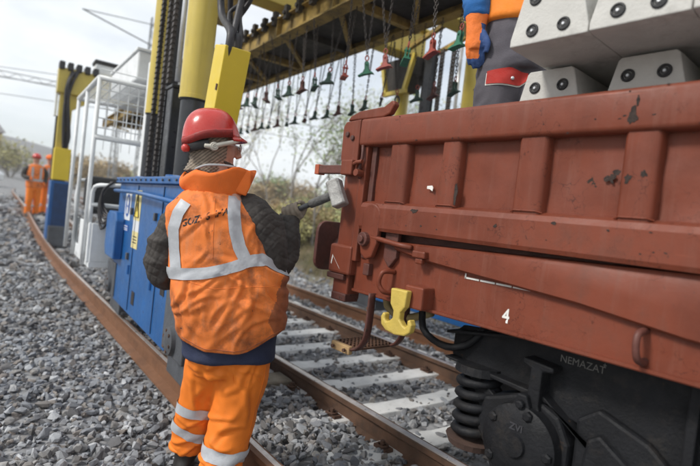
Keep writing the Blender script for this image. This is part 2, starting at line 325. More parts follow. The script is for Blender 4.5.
xs = sorted(set([round(-1.6+i*.2, 3) for i in range(60)] + [-300,-200,-140,-100,-70,-50,-38,-28,-20,-14,-9,-6,-4,-2.6] + [11+i*1.5 for i in range(14)] + [36,46,60,80,105,140,190,260,360]))
ys = sorted(set([round(-1+i*.3, 3) for i in range(60)] + [-60,-30,-15,-8,-5,-3,-2] + [17.5+i*1.2 for i in range(14)] + [36+i*5 for i in range(14)] + [115+i*10 for i in range(10)] + [240,300,420]))
gv = [(x, y, ground_z(x, y)) for x in xs for y in ys]; ny = len(ys)
gm = MB().add(gv, [(i*ny+j, (i+1)*ny+j, (i+1)*ny+j+1, i*ny+j+1) for i in range(len(xs)-1) for j in range(ny-1)])
g_m = bpy.data.materials.new('ground_ballast_and_earth'); g_m.use_nodes = True
def ground_material(m):
    t = m.node_tree; l = t.links.new; b = t.nodes['Principled BSDF']; b.inputs['Roughness'].default_value = .95
    at = N(t, 'ShaderNodeAttribute', attribute_name='earth'); tx = N(t, 'ShaderNodeTexCoord')
    vo = N(t, 'ShaderNodeTexVoronoi'); vo.inputs['Scale'].default_value = 17; l(tx.outputs['Object'], vo.inputs[0])
    bw = N(t, 'ShaderNodeRGBToBW'); l(vo.outputs['Color'], bw.inputs[0])
    r1 = N(t, 'ShaderNodeValToRGB'); r1.color_ramp.elements[0].color = (.09,.09,.095,1); r1.color_ramp.elements[1].color = (.36,.36,.365,1); l(bw.outputs[0], r1.inputs[0])
    no = N(t, 'ShaderNodeTexNoise'); no.inputs['Scale'].default_value = .55; no.inputs['Detail'].default_value = 10; no.inputs['Roughness'].default_value = .7; l(tx.outputs['Object'], no.inputs[0])
    r2 = N(t, 'ShaderNodeValToRGB'); e = r2.color_ramp.elements; e[0].position = .35; e[0].color = (.13,.095,.06,1); e[1].position = .68; e[1].color = (.1,.115,.04,1)
    e2 = e.new(.5); e2.color = (.24,.185,.12,1); l(no.outputs[0], r2.inputs[0])
    mx = N(t, 'ShaderNodeMix', data_type='RGBA'); l(at.outputs['Fac'], mx.inputs['Factor']); l(r1.outputs[0], mx.inputs['A']); l(r2.outputs[0], mx.inputs['B'])
    l(mx.outputs['Result'], b.inputs['Base Color'])
    bp = N(t, 'ShaderNodeBump'); bp.inputs['Distance'].default_value = .03; bp.inputs['Strength'].default_value = .7; l(vo.outputs['Distance'], bp.inputs['Height']); bp.invert = True
    l(bp.outputs[0], b.inputs['Normal'])
ground_material(g_m)
ground = obj('ground', gm, g_m, smooth=True, kind='structure')
at = ground.data.attributes.new('earth', 'FLOAT', 'POINT')
at.data.foreach_set('value', [sm(4.1, 4.9, v.co.x-xl(min(max(v.co.y,-60),160)) + .5*noise.noise(v.co*.8)) if v.co.x > 0 else sm(-5,-9, v.co.x) + sm(60, 80, v.co.y) for v in ground.data.vertices])

# ------------------------------------------------------------------ ballast stones
def hull_stone(seed):
    r = np.random.default_rng(seed); p = r.normal(size=(15, 3)); p /= np.linalg.norm(p, axis=1)[:, None]
    p *= r.uniform(.78, 1.05, (15, 1)); p *= np.array([1, r.uniform(.62, .85), r.uniform(.42, .68)])
    bm = bmesh.new()
    for q in p: bm.verts.new(q)
    o = bmesh.ops.convex_hull(bm, input=bm.verts); bmesh.ops.delete(bm, geom=[g for g in o['geom_interior'] if isinstance(g, bmesh.types.BMVert)], context='VERTS')
    bmesh.ops.triangulate(bm, faces=bm.faces); bm.verts.index_update()
    v = np.array([x.co for x in bm.verts]); f = np.array([[q.index for q in x.verts] for x in bm.faces]); bm.free(); return v, f
TPL = [hull_stone(i) for i in range(18)]
def occupied(x, y):         # where sleepers and rails lie
    return False
pts = []
for (y0, y1, dens, size) in ((.1, 3.2, 1150, .0265), (3.2, 5.5, 950, .0275), (5.5, 9, 480, .036), (9, 15, 130, .058), (15, 24, 45, .09)):
    xa = -1.2; xb = xl(y1)+4.7; n = int((y1-y0)*(xb-xa)*dens)
    P = rng.uniform((xa, y0), (xb, y1), (n, 2))
    for x, y in P:
        if x < y*.02-.35 or x > 5+y*1.2: continue
        if x > y*1.6+2.6: continue
        pts.append((x, y, size*float(np.clip(rng.lognormal(0, .34), .5, 1.9))))
SL_PITCH = .525
def sleeper_near(x, y):     # lateral coordinate and distance to the nearest sleeper axis
    s = x - xl(y); yy = y + .06*s
    k = round((yy-1.96-.16)/SL_PITCH); return s, abs(yy-2.12-k*SL_PITCH)
cand = []
for (x, y, r) in pts:
    s, dy = sleeper_near(x, y); z = ground_z(x, y) + rng.uniform(-.3, .75)*r + (.03 if .2 < s < .84 else 0)
    if .95 < s < 2.6 and dy < .12:
        if s > 1.0 and rng.random() < .93: continue
        z += .03
    elif .95 < s < 2.25: z -= .004
    if s > 4.3 and rng.random() < .75: continue
    if abs(s) < .045 or abs(s-OFF_A) < .045 or abs(s-OFF_B) < .045 or abs(s-OFF_R) < .045: continue
    near_rail = min(abs(s), abs(s-OFF_A), abs(s-OFF_B), abs(s-OFF_R))
    if near_rail < .1: z -= .02
    cand.append((x, y, z, r))
# the 300 that show largest become single stones, the rest one gravel mass
def on_screen(c):
    d = Vector((c[0], c[1], c[2]-1.2)); q = d.dot(fw)
    if q < .3: return 0
    a, b = d.dot(R)/q*496, d.dot(U)/q*496
    return c[3]/q if abs(a) < 345 and abs(b) < 228 and (c[2] > ground_z(c[0], c[1])+.2*c[3]) else 0
order = sorted(range(len(cand)), key=lambda i: -on_screen(cand[i])); big = set(order[:300])
def rotm(r):
    q = r.normal(size=4); q[1:3] *= .24; q /= np.linalg.norm(q); a, b, c, d = q
    return np.array([[1-2*(c*c+d*d), 2*(b*c-a*d), 2*(b*d+a*c)], [2*(b*c+a*d), 1-2*(b*b+d*d), 2*(c*d-a*b)], [2*(b*d-a*c), 2*(c*d+a*b), 1-2*(b*b+c*c)]])
V, F, T = [], [], []; k = 0
st_me = []
for v, f in TPL:
    me = bpy.data.meshes.new('stone'); me.from_pydata(v.tolist(), [], f.tolist()); me.materials.append(stone_m); st_me.append(me)
for i, (x, y, z, r) in enumerate(cand):
    ti = int(rng.integers(18)); v, f = TPL[ti]; M3 = rotm(rng)*r
    if i in big:
        o = bpy.data.objects.new('stone', st_me[ti]); C.objects.link(o); o.parent = ground
        M4 = Matrix([list(M3[a])+[(x, y, z)[a]] for a in range(3)]+[[0,0,0,1]]); o.matrix_local = M4
    else:
        V.append(v @ M3.T + (x, y, z)); F.append(f+k); T.append(np.full(len(v), np.clip(rng.normal(.48, .27), 0, 1))); k += len(v)
V = np.concatenate(V); F = np.concatenate(F); T = np.concatenate(T)
me = bpy.data.meshes.new('ballast_gravel'); me.vertices.add(len(V)); me.vertices.foreach_set('co', V.ravel().astype(np.float32))
me.loops.add(F.size); me.loops.foreach_set('vertex_index', F.ravel().astype(np.int32)); me.polygons.add(len(F))
me.polygons.foreach_set('loop_start', np.arange(0, F.size, 3, dtype=np.int32)); me.update(calc_edges=True)
me.polygons.foreach_set('use_smooth', np.zeros(len(F), bool))
me.attributes.new('tint', 'FLOAT', 'POINT').data.foreach_set('value', T.astype(np.float32))
gravel = link('ballast_gravel', me, ballast_m, kind='stuff'); tag(gravel, 'loose grey crushed stone ballast between and beside the rails', 'gravel')
print('stones', len(cand), 'tris', len(F))

# ------------------------------------------------------------------ rails
def rail_profile():
    h = [(-.036,0),(-.036,-.03),(-.009,-.048),(-.009,-.13),(-.07,-.15),(-.07,-.165),(.07,-.165),(.07,-.15),(.009,-.13),(.009,-.048),(.036,-.03),(.036,0)]
    return h
def sweep(prof, off, y0, y1, closed=True):
    ysr = [y0+i*.5 for i in range(int((min(y1,16)-y0)/.5))] + ([16+i*2 for i in range(int((y1-16)/2)+1)] if y1 > 16 else [y1])
    mb = MB(); n = len(prof); vs = []
    for y in ysr:
        for (a, b) in prof: vs.append(rail_pt(off+a, y)+Vector((0,0,b)))
    k = len(ysr)
    fs = [(i*n+j, i*n+(j+1)%n, (i+1)*n+(j+1)%n, (i+1)*n+j) for i in range(k-1) for j in range(n if closed else n-1)]
    if closed: fs += [tuple(range(n)), tuple(range((k-1)*n, k*n))]
    return mb.add(vs, fs)
for off, m, lab in ((0, rail_orange, 'orange rusted rail left of the man that carries the blue crane legs'), (OFF_A, rail_rust, 'dark brown wagon rail nearer the man with worn shiny top'),
                    (OFF_B, rail_rust, 'far wagon rail beyond the pale sleepers, shiny top'), (OFF_R, rail_orange, 'rusty crane rail farthest from the man by the earth bank')):
    r = obj('steel_rail', sweep(rail_profile(), off, -7, 110), m); tag(r, lab, 'rail'); auto_smooth(r, 30)
    q = .026 if m is rail_rust else .016; c = 0 if m is rail_rust else .012
    obj('running_surface', sweep([(c-q,.0005),(c-q*.7,.0035),(c+q*.7,.0035),(c+q,.0005)], off, -7, 110, False), rail_steel, r)

# ------------------------------------------------------------------ sleepers under the wagon track
def sleeper_mesh():
    mb = MB(); sec = [(-.13,-.2),(-.13,-.06),(-.1,0),(.1,0),(.13,-.06),(.13,-.2)]
    st = [(-1.2,1,-.01),(-1.17,1,.0),(-.38,.97,0),(-.3,.9,-.006),(.3,.9,-.006),(.38,.97,0),(1.17,1,0),(1.2,1,-.01)]
    vs = [(x, a*wd, b+dz) for x, wd, dz in st for a, b in sec]; n = len(sec)
    return mb.add(vs, [(i*n+j, i*n+(j+1)%n, (i+1)*n+(j+1)%n, (i+1)*n+j) for i in range(len(st)-1) for j in range(n)] + [tuple(range(n)), tuple(range(len(vs)-n, len(vs)))])
def fast_mesh(s):
    mb = MB()
    for s in (s,):
        mb.box(s*.075-.03, s*.075+.03, -.055, .055, .0, .02); mb.cyl((s*.085, 0, .02), (s*.085, 0, .055), .016, 6); mb.torus((s*.085, 0, .028), .032, .008, n=10, m=5)
    return mb
ONE = 'zeroth first second third fourth fifth sixth seventh eighth ninth tenth eleventh twelfth thirteenth fourteenth fifteenth sixteenth seventeenth eighteenth nineteenth'.split()
TEN = {2:'twent',3:'thirt',4:'fort',5:'fift'}
def ordx(k): return ONE[k] if k < 20 else (TEN[k//10]+'ieth' if k % 10 == 0 else TEN[k//10]+'y-'+ONE[k % 10])
sm_ = sleeper_mesh().mesh('sleeper'); fm_ = [fast_mesh(q).mesh('fastening') for q in (-1, 1)]
cy = (OFF_A+OFF_B)/2; ords = ['nearest','second','third','fourth','fifth','sixth','seventh','eighth','ninth','tenth','eleventh','twelfth']
si = 0
for k in range(-8, 52):
    yb = 2.12 + k*SL_PITCH - .1
    p = rail_pt(cy, yb); a = math.atan(xl(yb+.5)-xl(yb-.5))
    seen = yb > 1.2
    lab = ('pale limed concrete sleeper crossing under the rails, %s from the wheel' % ords[si]) if seen and si < 12 else (('pale concrete sleeper far up the track, %s beyond the wagon corner' % ordx(k)) if seen else 'concrete sleeper under the red wagon, %s behind the wheel' % ordx(9+k if k > -9 else 1))
    if seen: si += 1
    t = thing('concrete_sleeper', lab, 'sleeper', (p.x, p.y, p.z-.124), -a + random.uniform(-.012, .012), 'concrete sleepers of the wagon track')
    b = link('sleeper_block', sm_, sleeper_m, t, bevel=.006 if k < 14 else 0)
    for s in (-1, 1):
        for q in fm_: f = link('rail_fastening', q, rust_iron, t); f.location = (s*(OFF_B-OFF_A)/2, 0, .0)
w_ = obj('wooden_tie', MB().prism([(-.11,-.16),(.11,-.16),(.11,.0),(.1,.012),(-.1,.012),(-.11,0)], -.34, .3, 'x'), old_wood, bevel=.006)
p = rail_pt(.55, 3.28); w_.location = (p.x, p.y, -.115); w_.rotation_euler = (0, 0, -.09)
tag(w_, 'short weathered wooden tie end between the orange and brown rails behind the man', 'wooden tie')
w2 = obj('wooden_block', MB().prism([(-.05,-.1),(.05,-.1),(.045,.06),(-.045,.06)], -.06, .06, 'x'), old_wood, bevel=.004)
w2.location = (1.75, 4.15, -.06); tag(w2, 'small pale wooden block on the stones beneath the blue crane base', 'wooden block')

# ------------------------------------------------------------------ freight wagon (side face at x = 1.6)
wg = thing('freight_wagon', 'rusty red drop-side freight wagon loaded with concrete sleepers', 'wagon', (3.0, -3.5, 0), world=True)
YE, YF = 1.86, -9.0                      # near end seen, far end out of frame behind the camera
def rrect(x0, x1, z0, z1, r, n=3):
    out = []
    for cx, cz, a0 in ((x1-r, z1-r, 0), (x0+r, z1-r, 90), (x0+r, z0+r, 180), (x1-r, z0+r, 270)):
        out += [(cx+r*cos(rad(a0+90*i/n)), cz+r*sin(rad(a0+90*i/n))) for i in range(n+1)]
    return out
auto_smooth(obj('top_rail', MB().prism(rrect(1.578, 1.66, 1.556, 1.690, .018), YF, YE-.04, 'y'), wagon_red, wg))
auto_smooth(obj('lower_rail', MB().prism([(1.66,1.156),(1.585,1.160),(1.578,1.175),(1.578,1.265),(1.588,1.285),(1.625,1.298),(1.66,1.298)], YF, YE-.1, 'y'), wagon_red, wg), 20)
ribY = [1.565, 1.275, .92, .57] + [.57-.36*i for i in range(1, 26)]
edges = [YE-.06]
for y in ribY: edges += [y]
edges.append(YF)
for a, b in zip(edges[:-1], edges[1:]):   # pressed panels between the ribs, slightly bowed
    mb = MB(); n = 12; vs = []
    for i in range(n+1):
        for j in range(9):
            u_, v_ = i/n, j/8; y = a+(b-a)*u_; z = 1.29+.275*v_
            vs.append((1.634+.008*noise.noise(Vector((y*7, z*9, 3))) + .004*sin(pi*u_)*sin(pi*v_), y, z))
    mb.add(vs, [(i*9+j, (i+1)*9+j, (i+1)*9+j+1, i*9+j+1) for i in range(n) for j in range(8)])
    obj('side_panel', mb, wagon_red, wg, smooth=True)
for i, y in enumerate(ribY):
    hw = (.06, .05, .058, .054)[i] if i < 4 else .055
    mb = MB(); sec = [(y-hw,1.64),(y-hw*.93,1.604),(y-hw*.72,1.592),(y+hw*.72,1.592),(y+hw*.93,1.604),(y+hw,1.64)]; vs = []
    for z in (1.285,1.33,1.4,1.5,1.562):
        vs += [(x, yy, z) for yy, x in sec]
    mb.add(vs, [(k*6+j, k*6+j+1, k*6+7+j, k*6+6+j) for k in range(4) for j in range(5)])
    auto_smooth(obj('rib', mb, wagon_red, wg), 50)
    if i < 6: obj('weld_seam', MB().tube([(1.602, y-hw*1.02, 1.294), (1.588, y-hw*.7, 1.2985), (1.588, y+hw*.7, 1.2985), (1.602, y+hw*1.02, 1.294)], .003, 5), wagon_red, wg)
# dark slot and the hinged flap below it
obj('slot_backing', MB().box(1.664, 1.69, YF, 1.78, .86, 1.30), wagon_dark, wg)
fl = MB(); vs = []
for y, t0, fo, bt in ((1.53,1.120,1.112,1.085),(1.374,1.126,1.118,1.060),(1.09,1.134,1.126,1.038),(.7,1.146,1.128,1.010),(.4,1.155,1.12,.972),(-.2,1.17,1.115,.93),(-9,1.17,1.115,.93)):
    vs += [(1.645,y,t0+.004),(1.612,y,t0),(1.600,y,fo),(1.598,y,(fo*.5+bt*.5)),(1.600,y,bt+.008),(1.61,y,bt),(1.645,y,bt)]
fl.add(vs, [(i*7+j, i*7+(j+1)%7, (i+1)*7+(j+1)%7, (i+1)*7+j) for i in range(6) for j in range(7)] + [tuple(range(7)), tuple(range(42,49))])
auto_smooth(obj('hinged_flap', fl, wagon_red, wg), 25)
auto_smooth(obj('sill_beam', MB().prism([(1.668,.866),(1.628,.866),(1.628,.87),(1.628,1.108),(1.668,1.108)], YF, 1.8, 'y'), wagon_dark if False else wagon_red, wg), 20)
auto_smooth(obj('sill_flange', MB().prism([(1.70,.852),(1.615,.852),(1.612,.856),(1.612,.866),(1.70,.866)], YF, 1.795, 'y'), wagon_red, wg), 20)
# hinge arm from the pivot to the flap
hp = MB(); hp.tube([(1.592,1.70,1.128),(1.585,1.66,1.128),(1.585,1.5,1.112),(1.59,1.42,1.108)], .012, 8); obj('hinge_arm', hp, wagon_red, wg, smooth=True)
hb = MB(); hb.box(1.572,1.605,1.33,1.40,1.07,1.10); hb.box(1.578,1.60,1.345,1.385,1.045,1.07); obj('flap_catch', hb, wagon_red, wg, bevel=.006)
# rounded lever plate with pivot
n = 8; poly = [(1.628+.058*cos(a), 1.235+.05*sin(a)) for a in [pi*i/n for i in range(n+1)]] + [(1.575,1.10),(1.60,1.035),(1.64,1.02),(1.675,1.045),(1.69,1.10)]
poly = [(y+.05, z) for y, z in poly]
lv = obj('lock_lever_plate', MB().prism(poly, 1.575, 1.605, 'x'), wagon_red, wg, bevel=.008)
pv = MB(); pv.cyl((1.552,1.70,1.115),(1.62,1.70,1.115), .033, 14); pv.cyl((1.54,1.70,1.115),(1.56,1.70,1.115), .018, 8); obj('pivot_bolt', pv, wagon_dark, lv, bevel=.004)
obj('bracket_web', MB().prism([(1.52,1.29),(1.56,1.29),(1.60,1.18),(1.6,1.04),(1.56,1.0),(1.52,1.05)], 1.605, 1.63, 'x'), wagon_dark, wg, bevel=.005)
# D handle and small pocket
dh = MB(); dh.tube([(1.63,1.535,.985),(1.575,1.55,.985),(1.562,1.56,.96),(1.565,1.565,.925),(1.58,1.545,.895),(1.63,1.53,.89)], .011, 8, smooth=2); obj('grab_handle', dh, wagon_red, wg, smooth=True)
obj('small_bracket', MB().box(1.6,1.63,1.68,1.72,.945,1.0), wagon_dark, wg, bevel=.004)
obj('label_clip', MB().box(1.618,1.63,1.685,1.71,.95,.985), rust_iron, wg)
dh2 = MB(); dh2.tube([(1.63,.505,.975),(1.58,.51,.965),(1.572,.51,.93),(1.578,.505,.895),(1.61,.50,.88),(1.63,.50,.885)], .011, 8, smooth=2); obj('grab_handle', dh2, wagon_dark, wg, smooth=True)
# corner post with collar, latch bar, locking arm
obj('corner_post', MB().box(1.612,1.70,1.83,1.945,.80,1.665), wagon_red, wg, bevel=.008)
obj('post_strip', MB().box(1.596,1.65,1.775,1.815,1.0,1.56), wagon_red, wg, bevel=.005)
obj('post_strip', MB().box(1.618,1.66,1.735,1.765,1.02,1.56), wagon_dark, wg, bevel=.004)
obj('post_plate', MB().prism([(1.90,1.43),(1.93,1.44),(1.965,1.50),(1.968,1.66),(1.95,1.685),(1.84,1.69),(1.835,1.43)], 1.588, 1.611, 'x'), wagon_red, wg, bevel=.006)
for y, z in ((1.925,1.62),(1.885,1.60),(1.885,1.475)):
    obj('rivet', MB().cyl((1.578,y,z),(1.59,y,z), .013, 10), wagon_dark, wg, bevel=.003)
obj('post_collar', MB().box(1.585,1.72,1.80,1.965,.925,1.07), wagon_red, wg, bevel=.012)
obj('post_shoe', MB().box(1.60,1.69,1.825,1.935,.79,.83), wagon_dark, wg, bevel=.006)
obj('shoe_step', MB().box(1.59,1.70,1.845,1.975,.895,.924), wagon_dark, wg, bevel=.005)
obj('lock_arm', MB().prism([(1.955,1.692),(1.935,1.715),(1.87,1.735),(1.70,1.742),(1.655,1.765),(1.64,1.762),(1.632,1.745),(1.66,1.705),(1.70,1.692)], 1.60, 1.635, 'x'), wagon_red, wg, bevel=.007)
lb = obj('latch_bar', MB().box(1.592,1.63,1.93,2.165,1.425,1.468), wagon_dark, wg, bevel=.004)
obj('bar_tip', MB().box(1.588,1.634,2.14,2.175,1.42,1.473), mat('tip_orange', (.42,.09,.035), .5), lb, bevel=.003)
obj('latch_block', MB().box(1.565,1.62,1.845,1.93,1.415,1.49), wagon_red, wg, bevel=.007)
lp = MB(); lp.tube([(1.575,1.84,1.47),(1.56,1.80,1.475),(1.56,1.765,1.478)], .010, 8); lp.cyl((1.555,1.80,1.425),(1.60,1.80,1.425), .018, 10); obj('latch_pin', lp, wagon_red, wg, bevel=.002)
obj('locking_rod', MB().tube([(1.585,1.80,1.56),(1.58,1.79,1.50),(1.585,1.81,1.44),(1.585,1.80,1.40)], .008, 8, smooth=1), wagon_dark, wg, smooth=True)
# white marks
pk = MB()
for a_, b_ in (((1.93,1.012),(1.938,.968)),((1.93,1.010),(1.868,.950)),): pk.bar((1.5835,)+a_, (1.5835,)+b_, .0015, .007) if False else pk.add([(1.5835,a_[0],a_[1]-.004),(1.5835,a_[0]+.006,a_[1]+.004),(1.5835,b_[0]+.006,b_[1]+.004),(1.5835,b_[0],b_[1]-.004)],[(0,1,2,3)])
obj('painted_mark', pk, mark_white, wg)
text_obj('painted_number', '8', .04, mark_white, wg, (1.6265,1.585,1.09), (0,-1,0), (0,0,1), .001)
text_obj('painted_number', '4', .072, mark_white, wg, (1.6265,.962,.912), (0,-1,0), (0,0,1), .0015, .8)
for y0, y1 in ((1.158,.88),(.838,.45)):
    bz = MB(); segs = 4
    for i in range(segs):
        a = y0+(y1-y0)*i/segs; b = y0+(y1-y0)*(i+1)/segs; bz.box(1.625,1.6272,min(a,b)+.004,max(a,b)-.002,1.020,1.0265)
    bz.box(1.625,1.6272,y0-.006,y0,1.020,1.06); bz.box(1.625,1.6272,y1,y1+.006,1.020,1.06); obj('stencil_frame', bz, mark_white, wg)
text_obj('stencil_letters', '\\ I   I M', .05, mark_faded, wg, (1.6262,1.04,1.052), (0,-1,0), (0,0,1), .001)
obj('white_scrape', MB().prism([(1.402,1.378),(1.375,1.380),(1.368,1.371),(1.371,1.356),(1.385,1.364),(1.402,1.366)], 1.6225, 1.6245, 'x'), mark_white, wg)
# patches where paint has come off
def patch(cy_, cz, ry, rz_, x, seed, name='bare_patch'):
    n = 40; poly = []
    for i in range(n):
        a = 2*pi*i/n; q = .8+.55*noise.noise(Vector((cos(a)*1.1, sin(a)*1.1, seed*3.7)))+.35*noise.noise(Vector((cos(a)*3.2, sin(a)*3.2, seed*1.3)))
        poly.append((cy_+ry*cos(a)*q, cz+rz_*sin(a)*q))
    obj(name, MB().prism(poly, x+.0012, x+.0026, 'x'), mat('bare_metal', (.04,.027,.022), .9, var=.5, vs=60, bump=.6, bs=200), wg)
patch(1.30,1.38,.012,.05,1.6165,1); patch(1.225,1.335,.01,.045,1.5905,11); patch(.66,1.42,.017,.02,1.6215,2); patch(.597,1.415,.012,.018,1.5898,3); patch(.555,1.43,.010,.012,1.5898,4); patch(.635,1.435,.012,.010,1.5985,14)
patch(.60,1.60,.017,.028,1.5755,5); patch(.59,1.645,.006,.018,1.5755,6); patch(1.02,1.235,.008,.008,1.5755,7); patch(1.42,1.265,.02,.012,1.5755,8); patch(1.64,1.10,.01,.012,1.597,9); patch(.80,1.262,.01,.006,1.5755,18)
for i in range(26):      # small chips along the rails
    y = random.uniform(.3, 1.75); patch(y, random.choice((1.565,1.60,1.68,1.20,1.255,1.18))+random.uniform(-.005,.005), random.uniform(.002,.007), random.uniform(.0015,.004), 1.5757, 40+i)
# floor, far side, end wall
obj('wagon_floor', MB().box(1.69,4.31,YF,YE-.06,1.19,1.25), old_wood, wg)
obj('far_side_wall', MB().box(4.32,4.4,YF,YE,1.17,1.69), wagon_red, wg)
obj('end_wall', MB().box(1.70,4.32,YE-.06,YE,.95,1.66), wagon_red, wg)
obj('under_frame', MB().box(1.9,4.1,YF,YE-.06,.9,1.18), black_iron, wg)
# buffer
bf = obj('buffer_head', MB().prism(rrect(2.0,2.46,.84,1.17,.07,4), 2.62, 2.65, 'y'), wagon_dark, wg, bevel=.006)
obj('buffer_stem', MB().cyl((2.22,1.86,1.0),(2.22,2.62,1.0), .085, 16), wagon_dark, bf)
# yellow rope hook on its block
obj('hook_block', MB().box(1.555,1.64,1.30,1.40,.86,.955), wagon_red, wg, bevel=.008)
hk = MB(); hy = 1.40
prof = [(-.052,.115),(.052,.112),(.046,.035),(.022,.005),(.022,-.03),(.045,-.052),(.062,-.058),(.072,-.045),(.070,-.022),(.086,-.015),(.098,-.04),(.092,-.078),(.06,-.1),(0,-.108),(-.06,-.1),(-.092,-.078),(-.098,-.04),(-.086,-.015),(-.070,-.022),(-.072,-.045),(-.062,-.058),(-.045,-.052),(-.022,-.03),(-.022,.005),(-.046,.035)]
hk.prism([(hy+y*.9, .835+z*.86) for y, z in prof], 1.520, 1.553, 'x'); obj('rope_hook', hk, hook_yellow, wg, bevel=.006)
# step below the sill
for xx_ in (1.60, 1.85):
    obj('step_strap', MB().tube([(xx_,1.635,.87),(xx_,1.635,.74),(xx_,1.645,.655),(xx_,1.69,.595),(xx_,1.76,.578),(xx_,1.86,.572)], .024, 8, flat=.35, smooth=2), wagon_dark, wg, smooth=True)
    for zz_ in (.80, .70): obj('bolt', MB().cyl((xx_-.02,1.637,zz_),(xx_-.008,1.637,zz_), .009, 6), rust_iron, wg)
tr = MB(); tr.box(1.60,1.86,1.70,1.87,.583,.592)
for i in range(10):
    for j in range(6): tr.box(1.612+i*.024,1.624+i*.024,1.71+j*.026,1.722+j*.026,.592,.602)
obj('step_tread', tr, rust_iron, wg)
pe = obj('step_front', MB().box(1.575,1.60,1.725,1.86,.556,.596), wood_end, wg, bevel=.005)
for y in (1.745,1.83): obj('bolt', MB().cyl((1.555,y,.577),(1.567,y,.577), .009, 6), rust_iron, pe)
obj('air_pipe', MB().tube([(1.75,1.45,.9),(1.74,1.43,.75),(1.75,1.3,.70),(1.78,1.2,.74),(1.8,1.15,.82)], .016, 8, smooth=2), black_iron, wg, smooth=True)
obj('brake_coupling', MB().tube([(1.85,1.78,.88),(1.84,1.76,.78),(1.86,1.65,.74),(1.88,1.5,.80)], .02, 8, smooth=2), mat('pipe_ochre', (.3,.23,.1), .6), wg, smooth=True)

